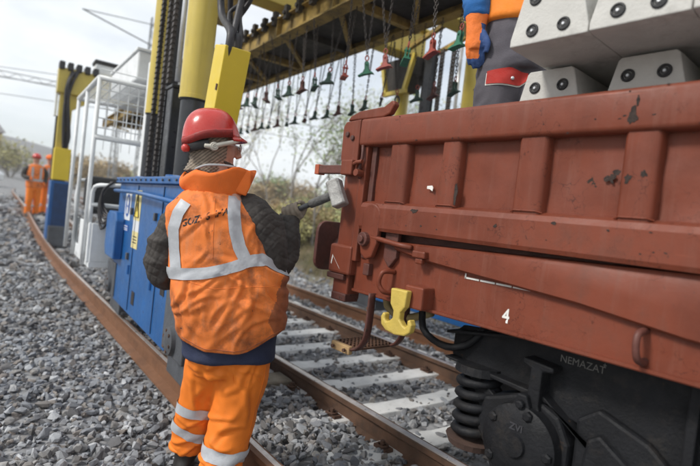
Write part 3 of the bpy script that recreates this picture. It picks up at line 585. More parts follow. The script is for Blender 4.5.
# bogie
def bogie(y0, parent):
    bx = 1.80
    f = MB()
    f.prism([(y0+.40,.665),(y0+.40,.762),(y0+.36,.80),(y0-.05,.84),(y0-1.8,.84),(y0-2.2,.80),(y0-2.2,.665),(y0-1.95,.62),(y0-1.5,.46),(y0-1.2,.34),(y0-.6,.34),(y0-.32,.45),(y0-.16,.57),(y0+.05,.625),(y0+.25,.64)], bx, bx+.022, 'x')
    f.prism([(y0+.40,.655),(y0+.40,.665),(y0-.05,.64),(y0-.32,.45),(y0-.6,.34),(y0-1.2,.34),(y0-1.2,.32),(y0-.6,.32),(y0-.34,.43),(y0-.07,.615)], bx-.05, bx+.12, 'x')
    f.prism([(y0+.40,.762),(y0-.05,.84),(y0-1.8,.84),(y0-1.8,.852),(y0-.05,.852),(y0+.40,.775)], bx-.06, bx+.12, 'x')
    f.box(bx-.02,bx+.04,y0-.9,y0-.85,.34,.84); f.box(bx-.045,bx+.04,y0-.52,y0-.49,.40,.83)
    fr = obj('bogie_frame', f, black_iron, parent, bevel=.006)
    for ya, sgn in ((y0,1),(y0-1.8,-1)):
        ab = MB()
        hw = .165; poly = [(ya-hw,.33),(ya-hw,.50),(ya-.12,.585),(ya-.05,.615),(ya+.05,.615),(ya+.12,.585),(ya+hw*1.15,.56),(ya+hw*1.25,.43),(ya+hw*.9,.35),(ya+.12,.27),(ya-.10,.27)]
        ab.prism(poly, bx-.055, bx+.09, 'x')
        ax = obj('axle_box', ab, black_iron, parent, bevel=.014)
        cv = MB(); cv.tube([(bx-.055,ya,.45),(bx-.10,ya,.45),(bx-.112,ya,.45),(bx-.116,ya,.45)], [.148,.144,.125,.06], 36); cv.tube([(bx-.113,ya,.45),(bx-.128,ya,.45)], [.045,.04], 20)
        auto_smooth(obj('axle_cover', cv, black_iron, ax), 40)
        for k in range(5):
            a = rad(35+72*k); yy, zz = ya+.122*cos(a), .45+.122*sin(a)
            obj('bolt', MB().tube([(bx-.10,yy,zz),(bx-.118,yy,zz),(bx-.124,yy,zz)], [.019,.019,.012], 6), black_iron, ax)
        text_obj('cast_letters', 'ZVI', .035, mat('cast_iron_letters', (.035,.035,.04), .5), ax, (bx-.1185,ya,.515), (0,-1,0), (0,0,1), .001)
        # pedestal lug
        lg = MB(); lg.prism([(ya-.09,.735),(ya-.09,.755),(ya+.03,.765),(ya+.03,.742),(ya-.005,.73),(ya,.60),(ya+.02,.56),(ya-.065,.56),(ya-.05,.60),(ya-.05,.73)], bx-.075, bx+.0, 'x'); obj('pedestal_lug', lg, black_iron, parent, bevel=.007)
        lh = MB(); lh.prism([(ya-.015,.635),(ya+.02,.635),(ya+.06,.53),(ya-.055,.53)], bx-.1, bx-.05, 'x'); lh.cyl((bx-.12,ya,.60),(bx-.05,ya,.60), .016, 10); obj('link_plate', lh, black_iron, parent, bevel=.006)
        gs = MB(); gs.prism([(ya+sgn*.13,.56),(ya+sgn*.30,.66),(ya+sgn*.30,.645),(ya+sgn*.24,.56),(ya+sgn*.15,.40)], bx-.04, bx-.015, 'x'); obj('spring_gusset', gs, black_iron, parent, bevel=.004)
        ec = MB(); ec.prism([(ya-sgn*.17,.30),(ya-sgn*.17,.60),(ya-sgn*.24,.655),(ya-sgn*.40,.60),(ya-sgn*.62,.42),(ya-sgn*.62,.30)], bx-.03, bx+.10, 'x'); ec.prism([(ya-sgn*.20,.34),(ya-sgn*.22,.55),(ya-sgn*.26,.58),(ya-sgn*.38,.50),(ya-sgn*.42,.36)], bx-.055, bx-.03, 'x'); obj('spring_housing', ec, black_iron, parent, bevel=.015)
        obj('damper_pot', MB().tube([(bx-.07,ya-sgn*.30,.40),(bx-.09,ya-sgn*.30,.40),(bx-.10,ya-sgn*.30,.40)],[.055,.05,.03],18), black_iron, parent, bevel=.004)
        for s2 in (sgn,):
            yc = ya+s2*.255; tt = [i/14 for i in range(14*5+1)]
            coil = [(bx+.01+.078*cos(2*pi*t), yc+.078*sin(2*pi*t), .365+.25*t/5) for t in tt]
            sp = obj('coil_spring', MB().tube(coil, .019, 8), black_iron, parent, smooth=True)
            obj('spring_seat', MB().tube([(bx+.01,yc,.325),(bx+.01,yc,.352)], [.10,.112], 20), mat('seat_rusty', (.07,.04,.03), .8, var=.5), sp)
            obj('spring_cap', MB().tube([(bx+.01,yc,.628),(bx+.01,yc,.66)], [.105,.10], 20), black_iron, sp)
        ws = MB(); ws.tube([(2.20,ya,.46),(2.235,ya,.46),(2.245,ya,.46),(2.335,ya,.46)], [.30,.43,.46,.46], 40); ws.tube([(2.165,ya,.46),(2.2,ya,.46)], [.12,.14], 20); wh = obj('wheel', ws, black_iron, parent, bevel=.004)
        ws = MB(); ws.tube([(3.70,ya,.46),(3.79,ya,.46),(3.8,ya,.46),(3.835,ya,.46)], [.46,.46,.43,.3], 40); obj('wheel', ws, black_iron, parent)
        obj('axle', MB().cyl((1.80,ya,.46),(4.2,ya,.46), .075, 14), black_iron, parent)
    f2 = MB(); f2.prism([(y0+.40,.665),(y0+.40,.80),(y0-2.2,.80),(y0-2.2,.665),(y0-1.2,.34),(y0-.6,.34)], 4.17, 4.2, 'x'); obj('bogie_frame', f2, black_iron, parent)
    return fr
bogie(.90, wg); bogie(-5.0, wg)
text_obj('painted_word', 'NEMAZAT', .037, mark_faded, wg, (1.7975,.745,.782), (0,-1,.0), (0,.0,1), 0., .93)
obj('caron_mark', MB().box(1.7968,1.7978,.668,.671,.796,.808).box(1.7968,1.7978,.664,.675,.800,.803), mark_faded, wg)
obj('cable_tray', MB().box(1.85,2.0,-2,1.75,.86,.9), black_iron, wg)

# ------------------------------------------------------------------ concrete sleepers loaded on the wagon
def loaded():
    mb = MB(); sec = [(-.136,0),(-.136,.025),(-.092,.205),(-.082,.215),(.082,.215),(.092,.205),(.136,.025),(.136,0)]
    n = len(sec); vs = [(x, a, b) for x in (0, .03, 2.57, 2.6) for a, b in sec]
    vs[:n] = [(0, a*.985, b*.985+.002) for a, b in sec]; vs[-n:] = [(2.6, a*.985, b*.985+.002) for a, b in sec]
    return mb.add(vs, [(i*n+j, i*n+(j+1)%n, (i+1)*n+(j+1)%n, (i+1)*n+j) for i in range(3) for j in range(n)] + [tuple(range(n)), tuple(range(len(vs)-n, len(vs)))])
lm = loaded().mesh('block')
def ring_mesh():
    mb = MB(); mb.torus((-.001,0,0), .0178, .0045, (1,0,0), 16, 6); mb.torus((-.001,0,0), .0095, .0028, (1,0,0), 12, 5); return mb.mesh('anchor')
am = ring_mesh(); pm = MB().cyl((-.0025,0,0),(.004,0,0), .0125, 12).mesh('plug'); hm_ = MB().cyl((-.006,0,0),(.004,0,0), .0045, 8).mesh('bolt')
anchor_dark = mat('anchor_dark', (.02,.02,.022), .6, bump=0)
def put_sleeper(x, y, z, lab, detail=True, rz=0.):
    t = thing('concrete_sleeper', lab, 'sleeper', (x, y, z), rz, 'new concrete sleepers loaded on the wagon')
    link('concrete_body', lm, concrete_m, t, bevel=.004)
    if detail:
        for yy in (-.054, .054):
            for zz in (.045, .15):
                a = link('anchor_ring', am, anchor_dark, t, smooth=True); a.location = (-.0005, yy, zz)
                b = link('anchor_plug', pm, mat('anchor_mid', (.09,.09,.09), .6, bump=0), a); c = link('anchor_bolt', hm_, silver, a)
lows = [(.965,'leftmost of the concrete sleepers peeking over the wagon rim beside the grey trousers'), (.635,'concrete sleeper peeking over the wagon rim, under the big upper pair'), (.305,'concrete sleeper just entering the frame at the right above the rim')]
for y, lab in lows: put_sleeper(1.73, y, 1.625, lab)
ups = [(.868,'leftmost upper concrete sleeper with four dark anchor holes jutting over the wagon side'), (.594,'upper concrete sleeper second from the left, jutting out above the wagon side'), (.32,'upper concrete sleeper at the right frame edge, jutting over the wagon side')]
for y, lab in ups: put_sleeper(1.50+random.uniform(-.008,.008), y, 1.852, lab)
for y in (.05,-.25): put_sleeper(1.73, y, 1.625, 'concrete sleeper stacked beyond the right edge, %s layer' % ('lower, nearer' if y > 0 else 'lower, farther'), False); put_sleeper(1.5, y, 1.852, 'concrete sleeper stacked beyond the right edge, %s layer' % ('upper, nearer' if y > 0 else 'upper, farther'), False)
for z0, z1, nm in ((1.2505,1.6245,'thick timber bearer under the lower layer of loaded sleepers'),(1.8405,1.8515,'thin timber batten between the two layers of loaded sleepers')):
    for x in (2.1, 3.8): tag(obj('wooden_spacer', MB().box(x-.04,x+.04,-.38,1.09,z0,z1), old_wood), nm + (', camera side' if x < 3 else ', far side'), 'batten', 'battens between the sleeper layers')

# ------------------------------------------------------------------ portal cranes
A5 = rad(5.5); OX, OY = 1.5, 3.3
def cw(u_, v_, z=0): return Vector((OX+u_*cos(A5)+v_*sin(A5), OY-u_*sin(A5)+v_*cos(A5), z))
cr1 = thing('gantry_crane', 'near portal crane with blue base, yellow masts and a white mesh operator cage', 'crane', (OX, OY, 0), -A5, 'portal cranes straddling the track')
def leg(cr, side):           # side 0 left (seen), 1 right
    u0 = 0 if side == 0 else 3.1; s = 1 if side == 0 else -1
    def B(a, b, *r): return (min(u0+s*a, u0+s*b), max(u0+s*a, u0+s*b))+r
    bb = MB(); bb.prism([(-.30,.30),(-.05,.17),(1.75,.17),(1.93,.32),(1.93,1.30),(-.30,1.30)], *B(-.20,.11)[:2], 'x'); base = obj('base_box', bb, blue_p, cr, bevel=.008)
    lid = MB(); lid.box(*B(-.235,.13), -.33, 1.98, 1.30, 1.352); obj('base_lid', lid, blue_p, cr, bevel=.006)
    seam = MB()
    for v in (.30, 1.12): seam.box(*B(-.206,-.198), v-.004, v+.004, .2, 1.28)
    obj('door_gap', seam, mat('gap_dark_blue', (.006,.03,.09), .7, bump=0), base)
    for v in (.42, 1.2): obj('hinge', MB().cyl((u0-s*.207, v, .5), (u0-s*.207, v, .58), .012, 8), blue_p, base)
    ph = MB(); ph.tube([(u0-s*.2,1.8,1.22),(u0-s*.27,1.78,1.22),(u0-s*.27,.9,1.22),(u0-s*.27,.3,1.20),(u0-s*.26,-.15,1.18),(u0-s*.2,-.2,1.18)], .017, 8); obj('hand_pipe', ph, blue_p, base, smooth=True)
    for v in (.45, 1.27):
        for z in (1.02, .62): obj('door_latch', MB().box(*B(-.222,-.2), v-.02, v+.02, z, z+.06), grey_iron, base, bevel=.003)
    for k in range(14):
        obj('bolt', MB().cyl((u0-s*.236, -.27+k*.168, 1.326), (u0-s*.246, -.27+k*.168, 1.326), .009, 6), grey_iron, base)
    for v, z in ((.05,.52),(.9,.28)):
        obj('vent_hole', MB().box(*B(-.204,-.199), v, v+.10, z, z+.11), mark_black, base)
    sb = MB(); sb.prism([(1.55,.58),(1.95,.58),(2.02,.66),(2.02,.98),(1.93,1.02),(1.62,1.02),(1.55,.94)], *B(-.28,-.20)[:2], 'x'); obj('side_locker', sb, blue_p, cr, bevel=.012)
    for va, vb in ((-.52,.0),(1.70,2.16)):
        hh = .66 if va < 0 else .55
        h = MB(); h.prism([(va,.02),(vb,.02),(vb-.03,hh*.6),(vb-.1,hh),(va+.12,hh),(va-.0,hh*.55)], *B(-.15,.075)[:2], 'x'); h.box(*B(-.212,.10), va+.03, vb-.04, .20, hh-.03); h.box(*B(-.125,.125), va-.015, vb+.01, .018, .05)
        hs = obj('wheel_housing', h, grey_iron, cr, bevel=.008); vc = (va+vb)/2
        hub = MB(); hub.tube([(u0-s*.212,vc,.30),(u0-s*.238,vc,.30),(u0-s*.252,vc,.30)], [.095,.09,.045], 20); auto_smooth(obj('wheel_hub', hub, grey_iron, hs), 40)
        for k in range(6):
            a = pi/3*k+.3; obj('bolt', MB().cyl((u0-s*.23, vc+.066*cos(a), .30+.066*sin(a)), (u0-s*.25, vc+.066*cos(a), .30+.066*sin(a)), .011, 6), rust_iron, hs)
        obj('track_wheel', MB().tube([(u0-.04,vc,.165),(u0+.035,vc,.165),(u0+.05,vc,.165)], [.16,.16,.17], 28), rust_iron, hs)
    # masts: dark inner tube, yellow outer tube
    for v, r, zb in ((.50,.112,1.98 if side == 0 else 1.8),(1.72,.085,2.0 if side == 0 else 1.8)):
        obj('inner_tube', MB().cyl((u0,v,1.35),(u0,v,2.6), r*.87, 24), dark_tube, cr, smooth=True).data.set_sharp_from_angle(angle=rad(40))
        mt = obj('mast', MB().tube([(u0,v,zb),(u0,v,zb+.03),(u0,v,zb+.032),(u0,v,3.42)], [r*1.03,r*1.03,r,r], 28), yellow_p, cr); auto_smooth(mt, 40)
        obj('mast_rim', MB().tube([(u0,v,zb-.012),(u0,v,zb)], [r*.96,r*1.0], 28), dark_tube, mt)
        obj('mast_foot', MB().tube([(u0,v,1.352),(u0,v,1.38)], r*1.35, 20), blue_p, cr, bevel=.004)
    lc = MB(); lc.box(u0-.075,u0+.075,.86,1.02,1.352,2.12); lc.box(u0-.085,u0+.085,.85,1.03,2.12,2.15); obj('lift_column', lc, dark_tube, cr, bevel=.008)
    lc2 = MB(); lc2.box(u0-.05,u0+.05,1.18,1.30,1.352,3.4); obj('rack_column', lc2, dark_tube, cr, bevel=.006)
    obj('silver_rod', MB().cyl((u0-s*.06,.80,2.16),(u0-s*.06,.80,3.4), .022, 12), silver, cr, smooth=True)
    ch = MB()
    for (uu, vv) in ((u0-s*.085, 1.14),(u0-s*.08,1.42),(u0-s*.09,.95)):
        z = 1.38 if vv != .95 else 2.16
        while z < 3.4:
            ch.box(uu-.014,uu+.014,vv-.028,vv+.028,z,z+.03); ch.cyl((uu-.02,vv-.02,z+.038),(uu+.02,vv-.02,z+.038),.007,6); ch.cyl((uu-.02,vv+.02,z+.038),(uu+.02,vv+.02,z+.038),.007,6); z += .048
    obj('lift_chain', ch, chain_m, cr, kind='stuff')
    if side == 1:
        br = MB(); br.prism([(1.55,2.95),(1.90,2.95),(2.0,3.15),(2.0,3.38),(1.45,3.38),(1.45,3.15)], u0-.12, u0+.12, 'x'); mb_ = obj('mast_bracket', br, beam_dark, cr, bevel=.01)
        for a_, b_ in (((u0-.14,1.4,3.38),(u0-.14,1.55,2.9)),((u0-.14,2.05,3.38),(u0-.14,1.9,2.9)),((u0-.14,1.5,2.92),(u0-.14,1.95,2.92))): obj('bracket_bar', MB().bar(a_, b_, .05), yellow_p, mb_)
        pass
    return base
base1 = leg(cr1, 0); leg(cr1, 1)
# signs on the blue door
def sign(cr, v0, v1, z0, z1, u_, m, name): return obj(name, MB().box(u_-.003,u_,v0,v1,z0,z1), m, cr)
sg = sign(cr1, 1.36,1.60,.96,1.22,-.2005, sign_white, 'safety_sign')
obj('sign_oval', MB().add([(-.2045, 1.48+.088*cos(2*pi*i/28), 1.095+.105*sin(2*pi*i/28)) for i in range(28)], [tuple(range(28))]), sign_blue, sg)
obj('sign_figure', MB().add([(-.206, 1.48+.034*cos(2*pi*i/16), 1.13+.042*sin(2*pi*i/16)) for i in range(16)], [tuple(range(16))]).box(-.2065,-.2055,1.45,1.51,1.02,1.08), sign_white, sg)
s2 = sign(cr1, 1.38,1.58,.855,.92,-.2005, sign_blue, 'sign_caption'); sb2 = MB()
for z in (.90,.88,.865): sb2.box(-.205,-.2037,1.41,1.55,z,z+.007)
obj('caption_lines', sb2, sign_white, s2)
sg = sign(cr1, .98,1.20,.98,1.24,-.2005, sign_yellow, 'warning_sign')
obj('sign_triangle', MB().add([(-.2045,1.17,1.01),(-.2045,1.01,1.01),(-.2045,1.09,1.22)], [(0,1,2)]), mat('sign_amber', (.8,.62,.08), .4, bump=0), sg)
tri = MB()
for a, b in (((1.17,1.01),(1.01,1.01)),((1.01,1.01),(1.09,1.22)),((1.09,1.22),(1.17,1.01)),((1.09,1.06),(1.09,1.13))): tri.bar((-.206,)+a, (-.206,)+b, .012, .002)
obj('triangle_border', tri, mark_black, sg)
s3 = sign(cr1, .98,1.20,.74,.885,-.2005, sign_yellow, 'sign_caption'); s4 = sign(cr1,.98,1.20,.885,.98,-.2003, sign_white, 'sign_strip')
sb3 = MB()
for z in (.835,.81,.785): sb3.box(-.205,-.2037,1.02,1.16,z,z+.009)
obj('caption_lines', sb3, mark_black, s3)
# crossbeams overhead
for v in (.5, 1.72):
    xb = MB(); xb.box(-.25,3.35,v-.13,v+.13,3.42,3.45); xb.box(-.25,3.35,v-.13,v+.13,3.80,3.83); xb.box(-.25,3.35,v-.06,v+.06,3.45,3.80)
    obj('cross_beam', xb, yellow_p, cr1, bevel=.006)
for i in range(9): obj('tie_strut', MB().bar((-.1+i*.4,.6,3.48),(-.1+i*.4+.3,1.62,3.48), .05), beam_y, cr1)
for u_, v_ in ((.9,.56),(2.2,.56)): obj('hanger_bar', MB().box(u_-.04,u_+.04,v_-.04,v_+.04,3.2,3.45), beam_y, cr1)
br = MB(); br.prism([(.15,3.42),(1.15,3.42),(.15,2.95)], 1.74, 1.76, 'y') if False else br.box(.5,.7,1.5,1.9,3.1,3.42); obj('gusset', br, beam_y, cr1, bevel=.01)
# leaning yellow hose box with hoses
Mt = Matrix.Translation((-.03, -.16, 1.56)) @ Matrix.Rotation(rad(13), 4, 'X')
tb = obj('hose_box', MB().box(-.085,.085,-.10,.10,-.30,.66,Mt), yellow_b, cr1, bevel=.006)
obj('box_clip', MB().box(-.092,-.08,-.09,-.07,.38,.42,Mt), rust_iron, tb)
hoses = (((-.05,-.05),[(-.02,.0,2.5),(-.03,.06,2.8),(.0,.15,3.42)],.026),((-.02,.03),[(.02,-.12,2.42),(.10,-.20,2.62),(.02,-.05,2.85),(.04,.15,3.42)],.017),((.02,.02),[(.05,-.02,2.40),(-.02,-.14,2.66),(.05,-.16,2.9),(.08,.15,3.42)],.019),
         ((.045,.03),[(.03,-.20,2.45),(.09,-.10,2.70),(.02,-.2,2.95),(.12,.15,3.42)],.019),((.0,.04),[(.01,-.24,2.50),(.04,-.26,2.76),(.08,-.16,3.0),(.16,.15,3.42)],.021),((-.03,.035),[(.0,-.10,2.5),(.06,-.24,2.58),(.09,-.14,2.8),(.14,.15,3.42)],.014))
for (a, b), mid, rr_ in hoses:
    p0 = Mt @ Vector((a, b, .5)); p1 = Mt @ Vector((a, b, .74)); obj('hydraulic_hose', MB().tube([p0, p1]+mid, rr_, 8, smooth=3), hose_m, cr1, smooth=True)
# operator platform with mesh cage
pf = obj('operator_platform', MB().box(-.38,.45,2.22,3.55,.40,.46), white_p, cr1, bevel=.006)
pp = MB(); pp.box(-.40,-.375,2.24,2.95,.46,.86); pp.box(-.40,-.375,3.25,3.5,.46,.86); pp.box(-.40,-.375,2.95,3.25,.46,.56); pp.box(-.375,.2,2.22,2.245,.46,.86); obj('kick_panel', pp, white_p, pf, bevel=.006)
obj('panel_opening', MB().box(-.37,-.36,2.95,3.25,.56,.86), win_dark, pf)
for ln_ in ([(-.39,2.3,.86),(-.39,2.3,1.18),(-.36,2.22,1.25),(-.3,2.1,1.26),(-.1,2.0,1.28)],[(-.39,3.45,.86),(-.39,3.45,1.3),(-.1,3.5,1.3)],[(-.39,2.3,1.05),(.2,2.3,1.05)]):
    obj('guard_rail', MB().tube(ln_, .02, 8, smooth=1), white_p, pf, smooth=True)
cg = MB()
for (u_, v_) in ((-.42,2.35),(-.42,4.0),(.45,2.35),(.45,4.0),(-.42,3.2)): cg.cyl((u_,v_,.42 if v_ < 3.9 else .42),(u_,v_,2.36), .022, 8)
for a, b in (((-.42,2.35,2.36),(-.42,4.0,2.36)),((.45,2.35,2.36),(.45,4.0,2.36)),((-.42,2.35,2.36),(.45,2.35,2.36)),((-.42,4,2.36),(.45,4,2.36)),((-.42,2.35,1.75),(.45,2.35,1.75))): cg.cyl(a, b, .028, 8)
obj('cage_frame', cg, white_p, pf, smooth=True)
ms = MB()
for i in range(18): v_ = 2.35+i*.097; ms.cyl((-.42,v_,2.36),(.45,v_,2.36), .006, 4)
for i in range(9): u_ = -.42+i*.097; ms.cyl((u_,2.35,2.36),(u_,4.0,2.36), .006, 4)
for i in range(9): u_ = -.42+i*.097; ms.cyl((u_,2.35,1.75),(u_,2.35,2.36), .006, 4)
for i in range(8): z = 1.75+i*.1; ms.cyl((-.42,2.35,z),(.45,2.35,z), .006, 4)
for i in range(8): u_ = -.42+i*.11; ms.cyl((u_,4.0,1.75),(u_,4.0,2.36), .006, 4)
obj('wire_mesh', ms, white_p, pf, kind='stuff')
sc = obj('seat', MB().box(-.36,.05,2.62,3.1,.94,1.04), seat_m, pf, bevel=.04); obj('backrest', MB().box(-.38,.07,2.95,3.1,1.0,1.36), seat_m, sc, bevel=.05)
obj('seat_post', MB().cyl((.02,2.8,.46),(.02,2.8,.92), .05, 12), seat_m, sc)
kn = MB()
for i in range(5): kn.tube([(-.25,2.02+.03*i,1.3),(-.33,2.08+.04*i,1.2-.03*i),(-.30,2.15,1.05-.06*i),(-.25,2.05,.95)], .012, 6, smooth=2)
obj('cable_bundle', kn, hose_m, pf, smooth=True)
cb = MB(); cb.box(-.05,.5,2.5,4.1,2.46,2.78); cbn = obj('control_cabinet', cb, white_p, cr1, bevel=.02)
obj('cabinet_rim', MB().box(-.07,.52,2.48,4.12,2.78,2.81), white_p, cbn, bevel=.006)
cs_ = MB(); cs_.box(-.1,.5,2.12,3.5,2.5,2.56) if False else None
sp_ = MB(); sp_.box(.0,.12,2.06,2.2,.5,2.6); obj('service_post', sp_, white_p, cr1, bevel=.01)
obj('blue_cylinder', MB().cyl((.12,2.4,1.0),(.12,2.4,1.78), .07, 16), blue_p, cr1, smooth=True)

# far portal crane
cr2 = thing('gantry_crane', 'far portal crane with a slim blue leg and yellow mast up the track', 'crane', tuple(cw(-.2, 8.3, 0)), -A5, 'portal cranes straddling the track')
bb = MB(); bb.box(-.16,.16,-.28,.28,.12,1.30); fb = obj('base_box', bb, blue_p, cr2, bevel=.01)
obj('warning_sign', MB().box(-.166,-.161,-.12,.05,.75,1.0), sign_white, fb)
obj('sign_dot', MB().cyl((-.169,-.035,.87),(-.166,-.035,.87), .06, 12), clamp_red, fb)
obj('front_plate', MB().box(-.1,.15,-.31,-.28,.4,1.25), mat('dark_blue', (.01,.04,.12), .5), fb)
hs = obj('wheel_housing', MB().prism([(-.42,.0),(-.02,.0),(-.04,.4),(-.38,.4)], -.14, .14, 'x').prism([(.05,.0),(.42,.0),(.38,.4),(.07,.4)], -.14, .14, 'x'), grey_iron, cr2, bevel=.01)
obj('mast', MB().box(-.13,.1,-.14,.14,1.3,3.55), yellow_p, cr2, bevel=.01); obj('mast_sleeve', MB().box(-.15,.14,-.30,-.06,1.32,1.95), yellow_b, cr2, bevel=.01)
obj('mast_slide', MB().box(-.16,-.131,.0,.14,1.1,2.6), dark_tube, cr2); obj('mast_guard', MB().box(-.2,-.16,-.05,.15,2.6,3.5), white_p, cr2)
xb = MB(); xb.box(-.2,3.5,-.2,.2,3.05,3.55); obj('cross_beam', xb, yellow_p, cr2, bevel=.012)
fq = MB(); fq.prism([(-.1,3.05),(-.1,2.6),(.5,3.05)], -.12, .12, 'y'); obj('knee_brace', fq, yellow_p, cr2)
obj('lamp_unit', MB().box(.45,.85,-.1,.25,3.58,3.80), white_p, cr2, bevel=.02); obj('lamp_lid', MB().box(.42,.88,-.13,.28,3.80,3.88), seat_m, cr2, bevel=.02)
for i in range(5):
    a = random.uniform(-.08,.12); obj('hydraulic_hose', MB().tube([(.05+a,-.24,3.5),(-.05+a*.6,-.3,3.2-.1*i),(.0+a,-.27,2.4-.1*i),(.02,-.22,1.95)], .025, 6, smooth=2), hose_m, cr2, smooth=True)
for i in range(5): obj('hose_clamp', MB().box(-.2+.15*i,-.1+.15*i,-.26,.0,3.5,3.66), hose_m, cr2, bevel=.02)
rb = MB(); rb.box(2.9,3.2,-.28,.28,.1,1.3); obj('base_box', rb, blue_p, cr2); obj('mast', MB().box(2.95,3.2,-.14,.14,1.3,3.05), yellow_p, cr2)

# ------------------------------------------------------------------ lifting beam carrying the clamps
lb_ = thing('lifting_beam', 'long stained yellow lifting frame overhead between the crane legs, hung with clamps', 'lifting beam', (OX, OY, 0), -A5)
V0, V1 = -3.2, 12.5
def ibeam(u_, z0, z1, wd, v0=V0, v1=V1):
    return MB().box(u_-wd/2,u_+wd/2,v0,v1,z0,z0+.018).box(u_-wd/2,u_+wd/2,v0,v1,z1-.018,z1).box(u_-.012,u_+.012,v0,v1,z0+.018,z1-.018)
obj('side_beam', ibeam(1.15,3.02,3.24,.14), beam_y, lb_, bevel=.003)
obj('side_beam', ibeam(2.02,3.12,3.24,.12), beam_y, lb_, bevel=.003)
obj('deck_plate', MB().box(1.22,2.0,V0,V1,3.20,3.215), beam_dark, lb_)
v = V0+.3
while v < V1:
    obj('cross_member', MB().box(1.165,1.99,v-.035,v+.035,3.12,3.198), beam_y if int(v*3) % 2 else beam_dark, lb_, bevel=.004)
    obj('diagonal_strut', MB().bar((1.2,v+.1,3.15),(1.98,v+1.0,3.15), .045), beam_y, lb_); 
    obj('web_stiffener', MB().box(1.085,1.137,v-.008,v+.008,3.04,3.22), beam_y, lb_); v += 1.1
SP = .262; NV = 26
for i in range(NV+4):
    vv = -1.35+i*SP; obj('hanger_lug', MB().box(1.05,1.10,vv-.03,vv+.03,3.16,3.30).cyl((1.03,vv,3.22),(1.12,vv,3.22), .022, 8), beam_dark, lb_)
obj('long_pipe', MB().cyl((1.3,V0,3.30),(1.3,V1,3.30), .04, 10), beam_y, lb_, smooth=True)
obj('upper_girder', ibeam(1.6,3.30,3.42,.2,V0,6), beam_dark, lb_)
# one chain, shared mesh, hanging straight down from its top
def chain_mesh(n, r=.0034, l=.021):
    mb = MB()
    for i in range(n):
        z = -i*l*1.55; x = i % 2
        pts = []
        for k in range(9):
            a = 2*pi*k/8; c, s_ = cos(a)*.009, sin(a)*l*.95
            pts.append((c*1.15 if x else 0, 0 if x else c*1.15, z-l+s_))
        mb.tube(pts, r, 4, caps=False)
    return mb, n*l*1.55
chm, CL = chain_mesh(19); chain_me = chm.mesh('chain')
def clamp_meshes():
    a = MB(); a.torus((0,0,-.022), .017, .006, (1,0,0), 14, 6, 1.35); a.torus((0,0,-.062), .012, .006, (0,1,0), 12, 6, 1.5)
    b = MB()
    for x0 in (-.018, .008): b.prism([(-.014,-.055),(.014,-.055),(.02,-.075),(.018,-.12),(.035,-.152),(.06,-.166),(-.05,-.166),(-.03,-.15),(-.018,-.12),(-.02,-.075)], x0, x0+.010, 'x')
    b.prism([(-.062,-.158),(-.045,-.150),(.03,-.160),(.075,-.180),(.08,-.190),(.03,-.176),(-.045,-.166),(-.068,-.172)], -.03, .03, 'x'); b.cyl((-.028,0,-.08),(.028,0,-.08), .009, 8); b.box(-.012,.012,-.02,.02,-.165,-.13)
    c = MB(); c.torus((0,0,-.125), .026, .009, (1,0,0), 18, 6, 1.9); c.cyl((-.02,0,-.085),(.02,0,-.085), .012, 8)
    return a.mesh('shackle'), b.mesh('jaw'), c.mesh('loop')
shm, jam, lpm = clamp_meshes()
clamp_green2 = mat('clamp_green_dark', (.03,.085,.06), .55, var=.3, dirt=(.03,.04,.035), dirt_amt=.5); clamp_red2 = mat('clamp_red_dark', (.13,.045,.035), .6, var=.3, dirt=(.05,.035,.03), dirt_amt=.5)
cols = [('red', clamp_red), ('green', clamp_green)]; cols2 = [('rusty red', clamp_red2), ('green', clamp_green2)]
def ordi(i): return (ords + ['thirteenth','fourteenth','fifteenth','sixteenth','seventeenth','eighteenth','nineteenth','twentieth','twenty-first','twenty-second','twenty-third','twenty-fourth','twenty-fifth','twenty-sixth'])[i] if i else 'first'
r2 = random.Random(5)
for row, (u_, ztop, nn, v0) in enumerate(((1.15,3.02,18,-1.42),(1.98,3.12,26,-.86))):
    for i in range(nn):
        vv = v0+i*SP+r2.uniform(-.02,.02); zc = 2.54 + r2.uniform(-.015,.015); loop = row == 1 and i in (5, 6)
        cn_, cm = (cols[i % 2] if row == 0 else cols2[(i+1) % 2]) if i < (7 if row == 0 else 2) else (('dark green', clamp_green2) if i % 3 else ('dark red', clamp_red2))
        if loop: cn_, cm = 'grey', clamp_grey
        t = thing('sleeper_clamp', '%s %s hanging on two chains, %s from wagon end, %s row' % (cn_, 'ring hook' if loop else 'sleeper clamp', ordi(i), 'nearer' if row == 0 else 'farther'), 'lifting clamp',
                  tuple(cw(u_, vv, zc)), -A5 + r2.uniform(-.9,.9), 'sleeper clamps hanging from the lifting beam')
        link('shackle', shm, clamp_red if row == 0 else clamp_grey, t, smooth=True)
        o = bpy.data.objects.new('clamp_jaw' if not loop else 'ring_loop', jam if not loop else lpm); C.objects.link(o); o.parent = t
        if not o.data.materials: o.data.materials.append(cm)
        o.material_slots[0].link = 'OBJECT'; o.material_slots[0].material = cm
        t.scale = (.86,)*3; t.rotation_euler = (r2.uniform(-.12,.12), r2.uniform(-.1,.1), t.rotation_euler.z); L_ = (ztop - zc)/.86
        for s in (-1, 1):
            c_ = link('chain', chain_me, chain_m, t); d = Vector((s*.045, s*.075, L_)); ln = d.length
            c_.location = d; c_.rotation_euler = d.to_track_quat('Z','Y').to_euler(); c_.scale = (1,1,ln/CL)

